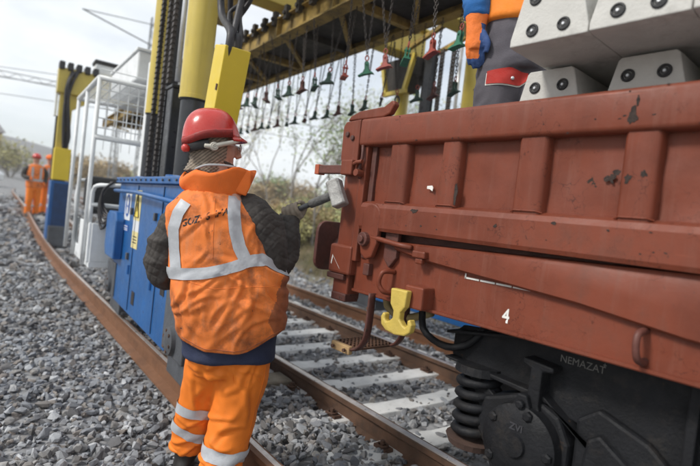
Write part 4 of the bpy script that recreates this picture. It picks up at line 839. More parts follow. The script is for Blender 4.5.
# ------------------------------------------------------------------ people
def remesh(name, mb, voxel, m, parent, smooth=4, fn=None, keep=None):
    me = mb.mesh(name); o = bpy.data.objects.new('tmp', me); scene.collection.objects.link(o)
    r = o.modifiers.new('r', 'REMESH'); r.mode = 'VOXEL'; r.voxel_size = voxel
    s_ = o.modifiers.new('s', 'SMOOTH'); s_.iterations = smooth; s_.factor = .6
    dg = bpy.context.evaluated_depsgraph_get(); dg.update(); m2 = bpy.data.meshes.new_from_object(o.evaluated_get(dg)); bpy.data.objects.remove(o)
    m2.name = name; m2.materials.clear()
    if fn:
        vs = [v.co.copy() for v in m2.vertices]; ns = [v.normal.copy() for v in m2.vertices]
        for v, c, n_ in zip(m2.vertices, vs, ns): v.co = c + n_*fn(c, n_)
        m2.update()
    if keep:
        bm = bmesh.new(); bm.from_mesh(m2)
        bmesh.ops.delete(bm, geom=[v for v in bm.verts if not keep(v.co)], context='VERTS'); bm.to_mesh(m2); bm.free()
    return link(name, m2, m, parent, smooth=True)
def fold(c, k, amp, sx=1, sy=1, sz=1, seed=0):
    q = noise.noise(Vector((c.x*k*sx+seed, c.y*k*sy, c.z*k*sz))); return amp*(1-2.6*abs(q))
def skin_body(name, verts, edgs, radii, parent, m, sub=2):
    me = bpy.data.meshes.new(name); me.from_pydata(verts, edgs, []); o = bpy.data.objects.new('tmp', me); scene.collection.objects.link(o)
    sk_ = o.modifiers.new('s', 'SKIN'); o.modifiers.new('u', 'SUBSURF').levels = sub
    for i, r in enumerate(radii): me.skin_vertices[0].data[i].radius = (r, r) if not hasattr(r, '__len__') else r
    me.skin_vertices[0].data[0].use_root = True
    dg = bpy.context.evaluated_depsgraph_get(); dg.update(); m2 = bpy.data.meshes.new_from_object(o.evaluated_get(dg)); bpy.data.objects.remove(o)
    m2.materials.clear(); m2.name = name; return link(name, m2, m, parent, smooth=True)

def creases(seed, n, x0, x1, z0, z1, ang, dang, ln, wd, amp):
    rr = random.Random(seed); L_ = []
    for _ in range(n):
        x, z = rr.uniform(x0, x1), rr.uniform(z0, z1); a = ang + rr.uniform(-dang, dang); l_ = ln*rr.uniform(.5, 1.4)
        L_.append((x-cos(a)*l_/2, z-sin(a)*l_/2, x+cos(a)*l_/2, z+sin(a)*l_/2, wd*rr.uniform(.7,1.5), amp*rr.uniform(.5,1.3), rr.uniform(-.25,.25)*l_))
    def f(c):
        t_ = 0.
        for (xa, za, xb, zb, w_, am, bow) in L_:
            dx, dz = xb-xa, zb-za; q = dx*dx+dz*dz; u_ = ((c.x-xa)*dx+(c.z-za)*dz)/q
            if -.1 < u_ < 1.1:
                l_ = math.sqrt(q); d = ((c.x-xa)*dz-(c.z-za)*dx)/l_ - bow*4*u_*(1-u_); k = d/w_
                if abs(k) < 3.5: t_ += am*math.exp(-k*k)*max(0, 4*(u_+.1)*(1.1-u_)/1.44) - am*.6*math.exp(-(k-1.5)**2*1.6)*max(0, 4*(u_+.1)*(1.1-u_)/1.44)
        return t_
    return f
cr_v1 = creases(1, 16, -.27, .2, .6, .86, rad(78), rad(35), .2, .013, .009); cr_v2 = creases(2, 15, -.25, .08, .96, 1.2, rad(70), rad(60), .13, .010, .006)
cr_v3 = creases(3, 12, -.05, .24, .68, .95, rad(145), rad(22), .2, .012, .010); cr_v4 = creases(4, 8, -.3, -.05, .7, .92, rad(30), rad(20), .16, .012, .007)
cr_t1 = creases(5, 14, -.2, .18, -.05, .2, rad(15), rad(28), .13, .012, .009); cr_t2 = creases(6, 12, -.14, .18, .2, .5, rad(75), rad(35), .2, .013, .008); cr_t3 = creases(8, 7, -.1, .15, .38, .48, rad(-25), rad(20), .13, .012, .007)
# -- the man with the hammer (local x = to the right of the view, y = away, z = up; z is above the rail tops)
AZ = rad(26.6); FX, FY = 1.163, 2.124
man = thing('person', 'worker seen from behind in orange vest and red helmet, holding a hammer to the wagon', 'person', (FX, FY, 0), -AZ)
def J(*p): return p
B_V = [(0,0,.62),(-.02,0,.85),(-.09,0,1.08),(-.13,0,1.24),(-.15,.01,1.33),(-.155,.03,1.44),(-.155,.03,1.52),
       (.03,0,1.16),(.15,-.01,.91),(.20,.10,1.13),(-.28,.01,1.12),(-.345,.03,.88),(-.20,.24,.86),
       (.085,-.01,.56),(.075,.0,.24),(.03,-.13,-.12),(-.085,.02,.56),(-.11,.1,.26),(-.135,.17,-.10),(.04,-.02,-.16),(-.15,.28,-.13)]
B_E = [(0,1),(1,2),(2,3),(3,4),(4,5),(5,6),(3,7),(7,8),(8,9),(3,10),(10,11),(11,12),(0,13),(13,14),(14,15),(0,16),(16,17),(17,18),(15,19),(18,20)]
B_R = [.13,.13,.13,.08,.055,.085,.075,.06,.045,.032,.06,.045,.032,.08,.06,.042,.08,.06,.042,.04,.04]
skin_body('body', B_V, B_E, B_R, man, skin_m)
# trousers
tr = MB(); tr.rings([(.0,.0,.40,.16,.12),(.0,.0,.48,.195,.14),(.0,0,.60,.21,.15),(0,0,.72,.2,.15)], 24)
tr.tube([(.075,-.01,.55),(.078,-.01,.40),(.06,-.005,.26),(.045,-.02,.12),(.025,-.06,.0),(.012,-.10,-.10)], [.125,.126,.112,.105,.098,.098], 18, smooth=1)
tr.tube([(-.075,.03,.55),(-.085,.05,.40),(-.105,.09,.27),(-.125,.12,.14),(-.14,.15,.03),(-.145,.165,-.035)], [.12,.115,.098,.092,.088,.086], 18, smooth=1)
def tr_fold(c, n_):
    k = .25+.75*sm(.5,.1,c.z); f = fold(c,4.5,.009,1.4,.8,1.3,3)*k + fold(Vector((c.x+.5*c.z,c.y,c.z)),9,.004,1,1,1.6,9) + .005*sin(c.z*36+c.x*26+4*noise.noise(c*7))*sm(.24,-.02,c.z)
    f *= .55; f += (cr_t1(c)+cr_t2(c)+cr_t3(c))*(1 if c.y < .12 else .3)
    return f + .004*math.exp(-((c.z-.47)/.04)**2)*sin(c.x*40+3*noise.noise(c*6))
trs = remesh('trousers', tr, .0085, trouser_m, man, 5, tr_fold)
bvh_tr = BVHTree.FromPolygons([v.co for v in trs.data.vertices], [p.vertices[:] for p in trs.data.polygons])
def leg_band(cx, cy_, zc, hgt, slope, name, m=tape_m, rmax=.2, side=0):
    mb = MB(); n = 48; vs = []; rows = 5
    for i in range(n):
        a = 2*pi*i/n; d = Vector((cos(a), sin(a), 0))
        for j in range(rows):
            z = zc+hgt*(j/(rows-1)-.5)+slope*d.x*.1+.006*noise.noise(Vector((d.x*2,d.y*2,zc*9))); o_ = Vector((cx, cy_, z)) + d*rmax
            hit = bvh_tr.ray_cast(o_, -d, rmax)
            q = hit[0] if hit[0] else Vector((cx, cy_, z))+d*.1
            if (q-Vector((cx,cy_,z))).length > .16: q = Vector((cx,cy_,z))+d*.115
            vs.append(q + d*.005)
    mb.add(vs, [(i*rows+j, ((i+1)%n)*rows+j, ((i+1)%n)*rows+j+1, i*rows+j+1) for i in range(n) for j in range(rows-1)])
    return obj(name, mb, m, trs, smooth=True)
leg_band(.036,-.035,.045,.055,-.1,'reflective_band',rmax=.14); leg_band(-.118,.11,.185,.05,-.1,'reflective_band',rmax=.118); leg_band(-.136,.145,.06,.05,-.35,'reflective_band',rmax=.125)
cf = MB(); cf.torus((-.145,.168,-.035), .084, .012, (0,0,1), 24, 6); obj('trouser_cuff', cf, trouser_m, trs, smooth=True)
# boots
for (x, y) in ((.01,-.10),(-.148,.175)):
    bt = MB(); bt.tube([(x,y,-.02),(x,y,-.09)], [.062,.06], 16); bt.rings([(x-.01,y+.06,-.205,.052,.145),(x-.01,y+.06,-.17,.055,.15),(x-.01,y+.05,-.13,.05,.13),(x,y+.01,-.09,.055,.07)], 20)
    remesh('boot', bt, .01, boot_m, man, 4)
# jacket torso (navy hem) and vest shell
jk = MB(); jk.rings([(-.0,0,.482,.212,.162),(-.0,0,.54,.215,.167),(-.02,0,.7,.24,.165),(-.03,0,.9,.235,.16),(-.1,0,1.1,.2,.14),(-.13,0,1.2,.13,.11),(-.15,0,1.26,.09,.09)], 28)
jf = lambda c, n_: fold(c,5,.006,1,1,2,5)+ .012*sm(.56,.5,c.z)*noise.noise(c*8)
remesh('jacket_hem', jk, .009, navy_m, man, 4, jf)
vt = MB()
vt.rings([(.005,0,.50,.212,.168),(.006,0,.56,.230,.182),(-.0,-.005,.66,.256,.192),(-.015,-.005,.76,.270,.198),(-.03,-.005,.88,.262,.192),(-.07,0,.98,.247,.182),(-.112,0,1.08,.230,.165),(-.135,.0,1.16,.205,.148),(-.145,.005,1.215,.15,.125),(-.15,.01,1.255,.105,.105)], 32)
vt.tube([(-.24,.0,1.06),(-.265,.0,1.15)], [.11,.075], 14)
vt.tube([(-.06,0,1.12),(.0,0,1.13),(.03,0,1.12)], [.11,.105,.08], 14)
def vfold(c, n_):
    f = fold(c,2.6,.010,1.5,.7,.8,21) + fold(Vector((c.x+.35*c.z,c.y,c.z-.2*c.x)),6.5,.0065,1.8,1,.55,33) + fold(c,11,.003,1,1,1,71) + .0015*noise.noise(c*30)
    f += .006*sin((c.z*26 - c.x*22) + 6*noise.noise(c*3.0))*sm(.66,.8,c.z)*sm(1.12,.98,c.z)*sm(-.1,.1,c.x)
    f *= .6; f += cr_v1(c)+cr_v2(c)+cr_v3(c)+cr_v4(c)
    return f
hem = lambda x: .542 + .10*sm(.02,.26,x) + .035*sm(-.1,-.24,x)
vest = remesh('vest', vt, .0075, vest_m, man, 4, vfold, keep=lambda c: c.z > hem(c.x) and c.z < 1.252)
so_ = vest.modifiers.new('thick', 'SOLIDIFY'); so_.thickness = .006; so_.offset = -1
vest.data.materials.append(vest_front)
vme = vest.data
bmv = bmesh.new(); bmv.from_mesh(vme)
for v_ in bmv.verts:
    if v_.is_boundary and v_.co.z < .8: v_.co.z = hem(v_.co.x) + .003*noise.noise(v_.co*20)
bmesh.ops.smooth_vert(bmv, verts=[v_ for v_ in bmv.verts if v_.is_boundary and v_.co.z > 1.1], factor=.5)
bmv.to_mesh(vme); bmv.free(); vme.update()
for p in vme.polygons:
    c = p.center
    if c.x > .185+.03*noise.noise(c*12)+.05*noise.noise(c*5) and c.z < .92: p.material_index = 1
bvh_v = BVHTree.FromPolygons([v.co for v in vme.vertices], [p.vertices[:] for p in vme.polygons])
def on_vest(x, z, lift=.0055):
    h = bvh_v.ray_cast(Vector((x, -.6, z)), Vector((0,1,0)), 1.2); 
    return h[0] + Vector((0,-lift,0)) if h[0] else None
def flat_strip(line, wd, name, n=36, rows=6):
    pts_ = []
    for i in range(n+1):
        t = i/n*(len(line)-1); k = min(int(t), len(line)-2); f = t-k; f = f*f*(3-2*f) if False else f
        pts_.append(Vector(line[k]).lerp(Vector(line[k+1]), f))
    vs, ok = [], []
    for i, p in enumerate(pts_):
        d = (pts_[min(i+1,n)]-pts_[max(i-1,0)]).normalized(); q = Vector((-d.y, d.x))
        for j in range(rows):
            c = p + q*wd*(j/(rows-1)-.5); h = on_vest(c.x, c.y); ok.append(h is not None and abs(h.y) < .22); vs.append(h if h else (c.x,0,c.y))
    fs = [(i*rows+j, (i+1)*rows+j, (i+1)*rows+j+1, i*rows+j+1) for i in range(n) for j in range(rows-1)]
    fs = [f for f in fs if all(ok[k] for k in f) and max(Vector(vs[k]).y for k in f)-min(Vector(vs[k]).y for k in f) < .06]
    return obj(name, MB().add(vs, fs), tape_m, vest, smooth=True)
flat_strip([(-.258,1.195),(-.285,1.14),(-.298,1.07),(-.288,.98),(-.268,.885)], .05, 'reflective_tape')
flat_strip([(-.05,1.245),(-.047,1.17),(-.032,1.09),(-.008,1.02),(.025,.965)], .056, 'reflective_tape')
# waist tape all round
def round_tape(zf, hgt, name):
    n = 90; rows = 6; vs = []; ax = lambda z: Vector((-.03,0,z))
    for i in range(n):
        a = 2*pi*i/n; d = Vector((cos(a), sin(a), 0))
        for j in range(rows):
            z = zf(d.x) + hgt*(j/(rows-1)-.5); o_ = ax(z); h = bvh_v.ray_cast(o_+d*.45, -d, .45); q = h[0] if h[0] else o_+d*.26; vs.append(q+d*.0065)
    fs = [(i*rows+j, ((i+1)%n)*rows+j, ((i+1)%n)*rows+j+1, i*rows+j+1) for i in range(n) for j in range(rows-1)]
    fs = [f for f in fs if max((Vector(vs[a])-Vector(vs[b])).length for a in f for b in f) < .08]
    return obj(name, MB().add(vs, fs), tape_m, vest, smooth=True)
round_tape(lambda dx: float(np.interp(dx, [-1,-.5,0,.4,.7,1], [.868,.895,.932,.965,.975,.915])), .052, 'reflective_tape')
# worn stencilled letters
tm = text_mesh('GOZ\u00b7  S  IHA', .046, .0014)
bm = bmesh.new(); bm.from_mesh(tm); bmesh.ops.triangulate(bm, faces=bm.faces); bmesh.ops.subdivide_edges(bm, edges=bm.edges, cuts=2); bmesh.ops.triangulate(bm, faces=bm.faces)
kill = []
for f in bm.faces:
    c = f.calc_center_median()
    if noise.noise(Vector((c.x*60, c.y*60, 2.))) > .12: kill.append(f)
bmesh.ops.delete(bm, geom=kill, context='FACES')
for v_ in bm.verts:
    x = -.168+v_.co.x*.74; z = 1.135+v_.co.y*.95+.30*v_.co.x; h = on_vest(x, z, .0015); v_.co = h if h else Vector((x,-.17,z))
bm.to_mesh(tm); bm.free(); tm.name = 'stencilled_letters'; link('stencilled_letters', tm, mark_black, vest)
# seam lines
sm1 = MB(); 
for ln in ([(-.135,1.22),(-.12,1.1),(-.1,1.0)],):
    pass
for pl in ([(.175,.50),(.172,.40),(.15,.26),(.13,.12)],):
    ps = []
    for i in range(24):
        t_ = i/23*(len(pl)-1); k_ = min(int(t_), len(pl)-2); x_, z_ = Vector(pl[k_]).lerp(Vector(pl[k_+1]), t_-k_); h = bvh_tr.ray_cast(Vector((x_,-.5,z_)), Vector((0,1,0)), 1.)
        if h[0]: ps.append(h[0]+Vector((0,-.0005,0)))
    if len(ps) > 3: obj('side_seam', MB().tube(ps, .002, 5), trouser_m, trs, smooth=True)
ps = []
for (x_, z_) in [(.03,.475),(.03,.40),(.09,.375),(.15,.40),(.15,.475)]:
    h = bvh_tr.ray_cast(Vector((x_,-.5,z_)), Vector((0,1,0)), 1.)
    if h[0]: ps.append(h[0]+Vector((0,-.0005,0)))
if len(ps) > 3: obj('pocket_seam', MB().tube(ps, .002, 5, smooth=1), trouser_m, trs, smooth=True)
for pl in ([(-.135,1.225),(-.13,1.15),(-.125,1.05),(-.115,.96)],[(-.27,.86),(-.1,.83),(.05,.85),(.2,.86)]):
    ps = []
    for i in range(30):
        t_ = i/29*(len(pl)-1); k_ = min(int(t_), len(pl)-2); x_, z_ = Vector(pl[k_]).lerp(Vector(pl[k_+1]), t_-k_); h = on_vest(x_, z_, .0002)
        if h: ps.append(h)
    if len(ps) > 3: obj('back_seam', MB().tube(ps, .0016, 5), vest_m, vest, smooth=True)
hl = []
for i in range(40):
    x = -.215+.45*i/39; h = on_vest(x, hem(x)+.014, .001)
    if h: hl.append(h)
if len(hl) > 3: obj('hem_seam', MB().tube(hl, .0022, 5), vest_front, vest, smooth=True)
# sleeves, quilted
sl_ = MB()
sl_.tube([(-.06,0,1.14),(.02,0,1.165),(.085,-.005,1.10),(.125,-.01,1.0),(.148,-.01,.915),(.185,.03,.925),(.222,.07,1.02),(.232,.095,1.12),(.233,.105,1.168)], [.07,.098,.112,.104,.088,.08,.072,.06,.046], 18, smooth=2)
def quilt(c, n_):
    a = math.atan2(c.y, c.x-.12); q1 = math.sin((c.z+.55*c.x)*88+3*noise.noise(c*5)); q2 = math.sin((c.x*.9-c.y*.8-c.z*.5)*80+3*noise.noise(c*4+Vector((3,1,2)))); g = max(math.exp(-(q1/.3)**2), math.exp(-(q2/.3)**2)*.9)
    return -.0038*g + fold(c,6,.010,1,1,1.6,50) + fold(c,12,.004,1,1,1,5)
remesh('sleeve', sl_, .0055, quilt_m, man, 4, quilt)
sl2 = MB(); sl2.tube([(-.2,0,1.11),(-.28,.01,1.09),(-.32,.015,1.02),(-.338,.02,.94),(-.333,.035,.87),(-.30,.09,.84),(-.24,.18,.86),(-.20,.235,.88)], [.06,.078,.08,.078,.078,.072,.062,.05], 18, smooth=2)
remesh('sleeve', sl2, .006, quilt_m, man, 4, quilt)
# gloved fist around the handle
HD = Vector((.262,-.175,.155)).normalized()          # handle direction in the man's frame, towards the hammer head
HC = Vector((.246,.105,1.205))                        # centre of the grip
side = HD.cross(Vector((0,0,1))).normalized(); upn = side.cross(HD)
def hand(center, axis, a, b, wrist, m, parent, hr=.017):
    mb = MB(); c = Vector(center)
    palm = c - b*.030
    mb.tube([Vector(wrist), Vector(wrist).lerp(palm,.5), palm - axis*.0, palm + axis*.012], [.031,.034,.038,.030], 12, flat=.85, smooth=1)
    mb.tube([palm-axis*.045, palm, palm+axis*.045], [.022,.03,.022], 10, flat=.8, smooth=1)
    for i, off in enumerate((-.036,-.012,.012,.036)):
        R0 = .033-.0015*abs(i-1.5); k = (0.92,1,.98,.85)[i]; arc = [rad(-120+ t*36*k) for t in range(8)]
        mb.tube([c+axis*off + a*cos(t)*R0 + b*sin(t)*R0 for t in arc], [.0125,.0125,.0125,.012,.012,.0115,.011,.009], 8, smooth=1)
    th = [palm+axis*.03-a*.02, c+axis*.055-a*.032-b*.005, c+axis*.058-a*.02+b*.026, c+axis*.05+a*.0+b*.034]
    mb.tube(th, [.017,.015,.0135,.011], 8, smooth=1)
    return remesh('glove', mb, .0042, m, parent, 2, lambda c_, n_: .0012*noise.noise(c_*60))
hand(HC, HD, side, upn, (.228,.105,1.165), glove_m, man)
cfb = MB(); cfb.tube([(.225,.100,1.135),(.229,.106,1.168)], [.056,.047], 18); obj('sleeve_cuff', cfb, quilt_m, man, smooth=True)
# second glove on the far side
hand((-.18,.26,.88), Vector((1,0,0)), Vector((0,1,0)), Vector((0,0,1)), (-.2,.235,.88), glove_m, man)
# collar of the jacket, flaring
cl = MB(); n = 40; vs = []
for i in range(n):
    a = 2*pi*i/n; d = Vector((cos(a), sin(a)))
    for j, (r, z) in enumerate(((.112,1.21),(.120,1.25),(.130,1.29),(.140,1.332),(.143,1.350),(.13,1.345),(.114,1.30),(.10,1.24))):
        fl_ = 1+.16*max(0,d.x)**2*(j in (2,3,4,5)) ; zz = z + (.012*sin(a*5) if 2 <= j <= 5 else 0) + .026*d.x*(j>1) - .03*(-d.x)*(j in (3,4))*(d.x<0)
        vs.append((-.145+d.x*r*fl_*1.12, .01+d.y*r*.95, zz + .008*noise.noise(Vector((d.x*3,d.y*3,j*.2)))))
cl.add(vs, [(i*8+j, ((i+1)%n)*8+j, ((i+1)%n)*8+(j+1)%8, i*8+(j+1)%8) for i in range(n) for j in range(8)])
obj('collar', cl, collar_m, man, smooth=True)
cp = MB(); cp.prism([(.012,1.37),(-.035,1.372),(-.10,1.355),(-.08,1.27),(.0,1.25),(.018,1.30)], -.075, -.05, 'y'); remesh('collar_flap', cp, .006, collar_m, man, 5)
obj('collar_lining', MB().tube([(-.235,-.065,1.345),(-.19,-.10,1.366),(-.12,-.105,1.375),(-.06,-.085,1.375)], .006, 6, smooth=2), mat('lining_grey', (.35,.35,.36), .8), man, smooth=True)
# head gear: frame turned so that the face looks right and a little away
HF = rad(16); Hm = Matrix.Translation((-.174,.02,1.480)) @ Matrix.Rotation(HF, 4, 'Z') @ Matrix.Rotation(rad(-5), 4, 'Y')   # local +x = face direction
def H(p): return Hm @ Vector(p)
fc = MB(); fc.sphere((.012,0,-.018), .096, .076, .115, 24, 16); fc.tube([(.045,0,-.06),(.066,0,-.105),(.04,0,-.118)], [.05,.038,.03], 14)
fc.tube([(.104,0,-.005),(.124,0,-.035),(.13,0,-.05),(.11,0,-.058)], [.009,.013,.014,.011], 10); fc.tube([(.09,-.015,-.075),(.094,0,-.077),(.09,.015,-.075)], .008, 8); fc.tube([(.083,-.035,.012),(.093,-.02,.018),(.096,0,.016),(.093,.02,.018),(.083,.035,.012)], .008, 8)
hd = remesh('head', MB().add([H(p) for p in fc.v], fc.f), .005, skin_m, man, 2)
for s in (-1, 1): obj('eye', MB().sphere(H((.078, s*.031, -.002)), .011, .011, .011, 10, 8), sign_white, hd, smooth=True)
bd = MB(); bd.tube([(.03,-.06,-.085),(.07,-.035,-.105),(.088,0,-.108),(.07,.035,-.105),(.03,.06,-.085)], [.012,.018,.021,.018,.012], 8, smooth=1); obj('beard', MB().add([H(p) for p in bd.v], bd.f), beard_m, hd, smooth=True)
# knitted balaclava
kb = MB(); kb.tube([(.0,0,.06),(-.005,0,.0),(-.012,0,-.05),(-.02,0,-.10),(-.03,0,-.15)], [.098,.102,.094,.088,.10], 26, flat=.92, smooth=1)
kmb = MB().add([H(p) for p in kb.v], kb.f)
HI = Hm.inverted()
def knit(c, n_): q = HI @ c; return .0028*sin((q.z + q.x*.75)*330) + .005*noise.noise(c*14)
remesh('balaclava', kmb, .0045, knit_m, man, 3, knit, keep=lambda c: (HI @ c).x < .05 )
# helmet
hm = MB(); n = 40; vs = []; rows = 14
for i in range(rows+1):
    t = i/rows; ph = t*pi/2
    for j in range(n):
        a = 2*pi*j/n; c, s_ = cos(a), sin(a); rx = .133 if c < 0 else .126; ry = .112
        rr = max(1e-4, math.cos(ph))**.74; z = .14*sin(ph)**1.0
        flare = 1+.05*(1-t)**8
        ridge = .005*math.exp(-(s_*rr*ry/.018)**2)*sm(.05,.3,z/.118) if c > -2 else 0
        vs.append((c*rx*rr*flare, s_*ry*rr*flare, .02+z+ridge))
hm.add(vs, [(i*n+j, i*n+(j+1)%n, (i+1)*n+(j+1)%n, (i+1)*n+j) for i in range(rows) for j in range(n)])
ht = Matrix.Rotation(rad(-6), 4, 'Y')
ho = obj('helmet', MB().add([Hm @ ht @ Vector(p) for p in hm.v], hm.f), helmet_m, man, smooth=True); q = ho.modifiers.new('t','SOLIDIFY'); q.thickness = .004
bk = MB(); vs = []; n2 = 24
for i in range(n2+1):
    a = rad(-62+124*i/n2)
    for r, z in ((1.0,.026),(1.0+.24*cos(a)**1.3,.012-.008*cos(a)),(1.0+.25*cos(a)**1.3,.005-.008*cos(a)),(.99,.016)): vs.append((cos(a)*.131*r, sin(a)*.116*r, z))
bk.add(vs, [(i*4+j, (i+1)*4+j, (i+1)*4+(j+1)%4, i*4+(j+1)%4) for i in range(n2) for j in range(4)]); obj('helmet_brim', MB().add([Hm @ ht @ Vector(p) for p in bk.v], bk.f), helmet_m, ho, smooth=True)
bnd = MB(); vs = []
for i in range(49):
    a = rad(60+240*i/48); rz_ = 1+.012
    for r, z in ((1.055,.022),(1.068,.020),(1.068,.052),(1.045,.058)): vs.append((cos(a)*.133*r*.985, sin(a)*.112*r, z-.028*(1 if 1 else 0)*sm(100,170,math.degrees(a))*sm(260,190,math.degrees(a))))
bnd.add(vs, [(i*4+j, (i+1)*4+j, (i+1)*4+(j+1)%4, i*4+(j+1)%4) for i in range(48) for j in range(4)]); obj('helmet_rim', MB().add([Hm @ ht @ Vector(p) for p in bnd.v], bnd.f), helmet_dirty, ho, smooth=True)
hn = MB(); hn.tube([(.105,-.075,.02),(.07,-.098,.005),(.02,-.108,-.008),(-.03,-.105,-.022),(-.06,-.094,-.02)], [.010,.011,.011,.012,.010], 8, flat=1.2, smooth=2)
obj('harness_strap', MB().add([Hm @ Vector(p) for p in hn.v], hn.f), strap_m, ho, smooth=True)
hn = MB(); hn.tube([(-.022,-.106,-.022),(-.022,-.118,-.022)], [.021,.018], 18); hn.torus((-.022,-.119,-.022), .009, .003, (0,1,0)); obj('harness_knob', MB().add([Hm @ Vector(p) for p in hn.v], hn.f), strap_m, ho, bevel=.002)
hn = MB(); hn.tube([(-.04,-.095,-.01),(-.085,-.08,-.02),(-.118,-.048,-.028),(-.13,0,-.032),(-.118,.05,-.028)], .022, 10, flat=.35, smooth=2); obj('nape_strap', MB().add([Hm @ Vector(p) for p in hn.v], hn.f), seat_m, ho, smooth=True)
hn = MB(); hn.tube([(-.122,-.045,-.035),(-.142,-.05,-.035),(-.148,-.052,-.035)], [.017,.018,.012], 14); obj('ratchet_knob', MB().add([Hm @ Vector(p) for p in hn.v], hn.f), helmet_m, ho, smooth=True)
# glasses
gs = MB()
for s in (-1, 1): gs.torus((.122,s*.036,-.018), .023, .0025, (1,s*.25,0), 18, 6, .85)
gs.tube([(.118,-.058,-.014),(.07,-.084,-.008),(.02,-.09,-.006)], .003, 6); gs.tube([(.118,.058,-.014),(.07,.08,-.008),(.02,.085,-.006)], .003, 6); gs.tube([(.126,-.012,-.014),(.129,0,-.010),(.126,.012,-.014)], .0022, 6)
gl = obj('glasses', MB().add([H(p) for p in gs.v], gs.f), glass_rim, man, smooth=True)
for s in (-1, 1):
    ln = MB().add([H((.122,s*.036+.022*cos(2*pi*i/18),-.018+.019*sin(2*pi*i/18))) for i in range(18)], [tuple(range(18))]); obj('lens', ln, lens_m, gl)

# -- the hammer
mi = Matrix.Translation((FX, FY, 0)) @ Matrix.Rotation(-AZ, 4, 'Z')
def MW(p): return mi @ Vector(p)
hh = thing('sledge_hammer', 'short-handled club hammer with worn steel head held against the wagon corner', 'hammer', tuple(MW(HC)), 0, world=True)
HE = HC + HD*.258
hmb = MB(); hmb.tube([MW(HC-HD*.07), MW(HC), MW(HC+HD*.13)], [.0145,.0135,.0135], 14); obj('handle', hmb, handle_m, hh, smooth=True)
wr = MB(); wr.tube([MW(HC+HD*t) for t in (.10,.105,.15,.20,.235)], [.016,.021,.0225,.0215,.022], 16); obj('grip_wrap', wr, wrap_m, hh, smooth=True)
hz = (Vector((.40,-.45,-1.0)) - HD*Vector((.40,-.45,-1.0)).dot(HD)).normalized(); hx = HD.cross(hz)
Mh = Matrix.Translation(MW(HE)) @ (mi.to_3x3() @ Matrix((HD, hx, hz)).transposed()).to_4x4()
hb_ = MB(); w0 = .0365
poly = [(-w0,-w0*.72),(-w0*.72,-w0),(w0*.72,-w0),(w0,-w0*.72),(w0,w0*.72),(w0*.72,w0),(-w0*.72,w0),(-w0,w0*.72)]
st_ = [(-.068,.84),(-.062,1.0),(-.03,.96),(.03,.96),(.062,1.0),(.068,.84)]; vs = [Mh @ Vector((a*k, b*k, z)) for z, k in st_ for a, b in poly]
hb_.add(vs, [(i*8+j, i*8+(j+1)%8, (i+1)*8+(j+1)%8, (i+1)*8+j) for i in range(5) for j in range(8)] + [tuple(range(8)), tuple(range(40,48))]); obj('hammer_head', hb_, hammer_m, hh, bevel=.003)

# -- the man on the wagon, cropped by the top of the frame
m2x, m2y = 2.19, 1.39; A2 = rad(48)
man2 = thing('person', 'worker on the wagon in grey trousers with red pocket, only legs and gloved hand visible', 'person', (m2x, m2y, 1.25), -A2)
# local: x to the right of the view, y away, z up from the wagon floor
BV = [(0,0,.95),(0,0,1.15),(0,0,1.38),(0,0,1.5),(0,.02,1.62),(0,.02,1.70),(-.2,-.02,1.42),(-.245,-.045,1.13),(-.238,-.067,.95),(.2,0,1.42),(.24,.06,1.14),(.22,.2,1.0),(-.085,-.01,.9),(-.09,0,.48),(-.09,.02,.08),(-.09,-.1,.04),(.085,.01,.9),(.1,0,.48),(.11,.03,.08),(.11,-.1,.04)]
BE = [(0,1),(1,2),(2,3),(3,4),(4,5),(2,6),(6,7),(7,8),(2,9),(9,10),(10,11),(0,12),(12,13),(13,14),(14,15),(0,16),(16,17),(17,18),(18,19)]
BRd = [.12,.12,.12,.055,.085,.08,.055,.042,.03,.055,.042,.03,.08,.055,.04,.035,.08,.055,.04,.035]
skin_body('body', BV, BE, BRd, man2, skin_m)
t2 = MB(); t2.rings([(0,0,.76,.16,.13),(0,0,.85,.18,.14),(0,0,1.03,.17,.13)], 24)
t2.tube([(-.075,0,.88),(-.085,0,.66),(-.09,0,.42),(-.09,.01,.12)], [.115,.112,.10,.095], 18, smooth=1); t2.tube([(.08,0,.88),(.09,0,.66),(.1,0,.42),(.11,.02,.12)], [.115,.11,.10,.095], 18, smooth=1)
tt2 = remesh('trousers', t2, .010, grey_cloth, man2, 4, lambda c, n_: fold(c,5,.010,1,1,1.6,3)+fold(c,12,.004,1,1,1,7))
bv2 = BVHTree.FromPolygons([v.co for v in tt2.data.vertices], [p.vertices[:] for p in tt2.data.polygons])
def cast2(x, z, lift):
    h = bv2.ray_cast(Vector((x,-.5,z)), Vector((0,1,0)), 1.); return h[0]+Vector((0,-lift,0)) if h[0] else Vector((x,-.1,z))
for nm, mm, (xa, xb, za, zb), li in (('pocket_trim', mark_white, (-.165,.03,.664,.742), .004), ('cargo_pocket', red_cloth, (-.163,.028,.670,.75), .009)):
    mb = MB(); g = 12; vs = []
    for i in range(g+1):
        for j in range(g+1):
            x = xa+(xb-xa)*i/g; top = zb-.03*abs(i/g-.55)*1.2; bot = za+.03*(1-i/g)*0 + (.03*(i/g-.8)/.2 if i/g > .8 else 0)
            vs.append(cast2(x, bot+(top-bot)*j/g, li))
    mb.add(vs, [(i*(g+1)+j, (i+1)*(g+1)+j, (i+1)*(g+1)+j+1, i*(g+1)+j+1) for i in range(g) for j in range(g)]); obj(nm, mb, mm, tt2, smooth=True)
p_ = cast2(-.045,.70,.012); obj('pocket_stud', MB().sphere(p_, .009,.006,.009,12,8), silver, tt2, smooth=True)
jt = MB(); jt.rings([(0,0,.985,.205,.158),(0,0,1.1,.205,.16),(0,0,1.3,.22,.15),(0,0,1.42,.2,.13),(0,0,1.5,.1,.09)], 26); remesh('vest', jt, .012, mat('vest_orange_bright', (.85,.24,.02), .75, var=.08, bump=.2), man2, 4, lambda c, n_: fold(c,4,.008,1,1,1.6,3))
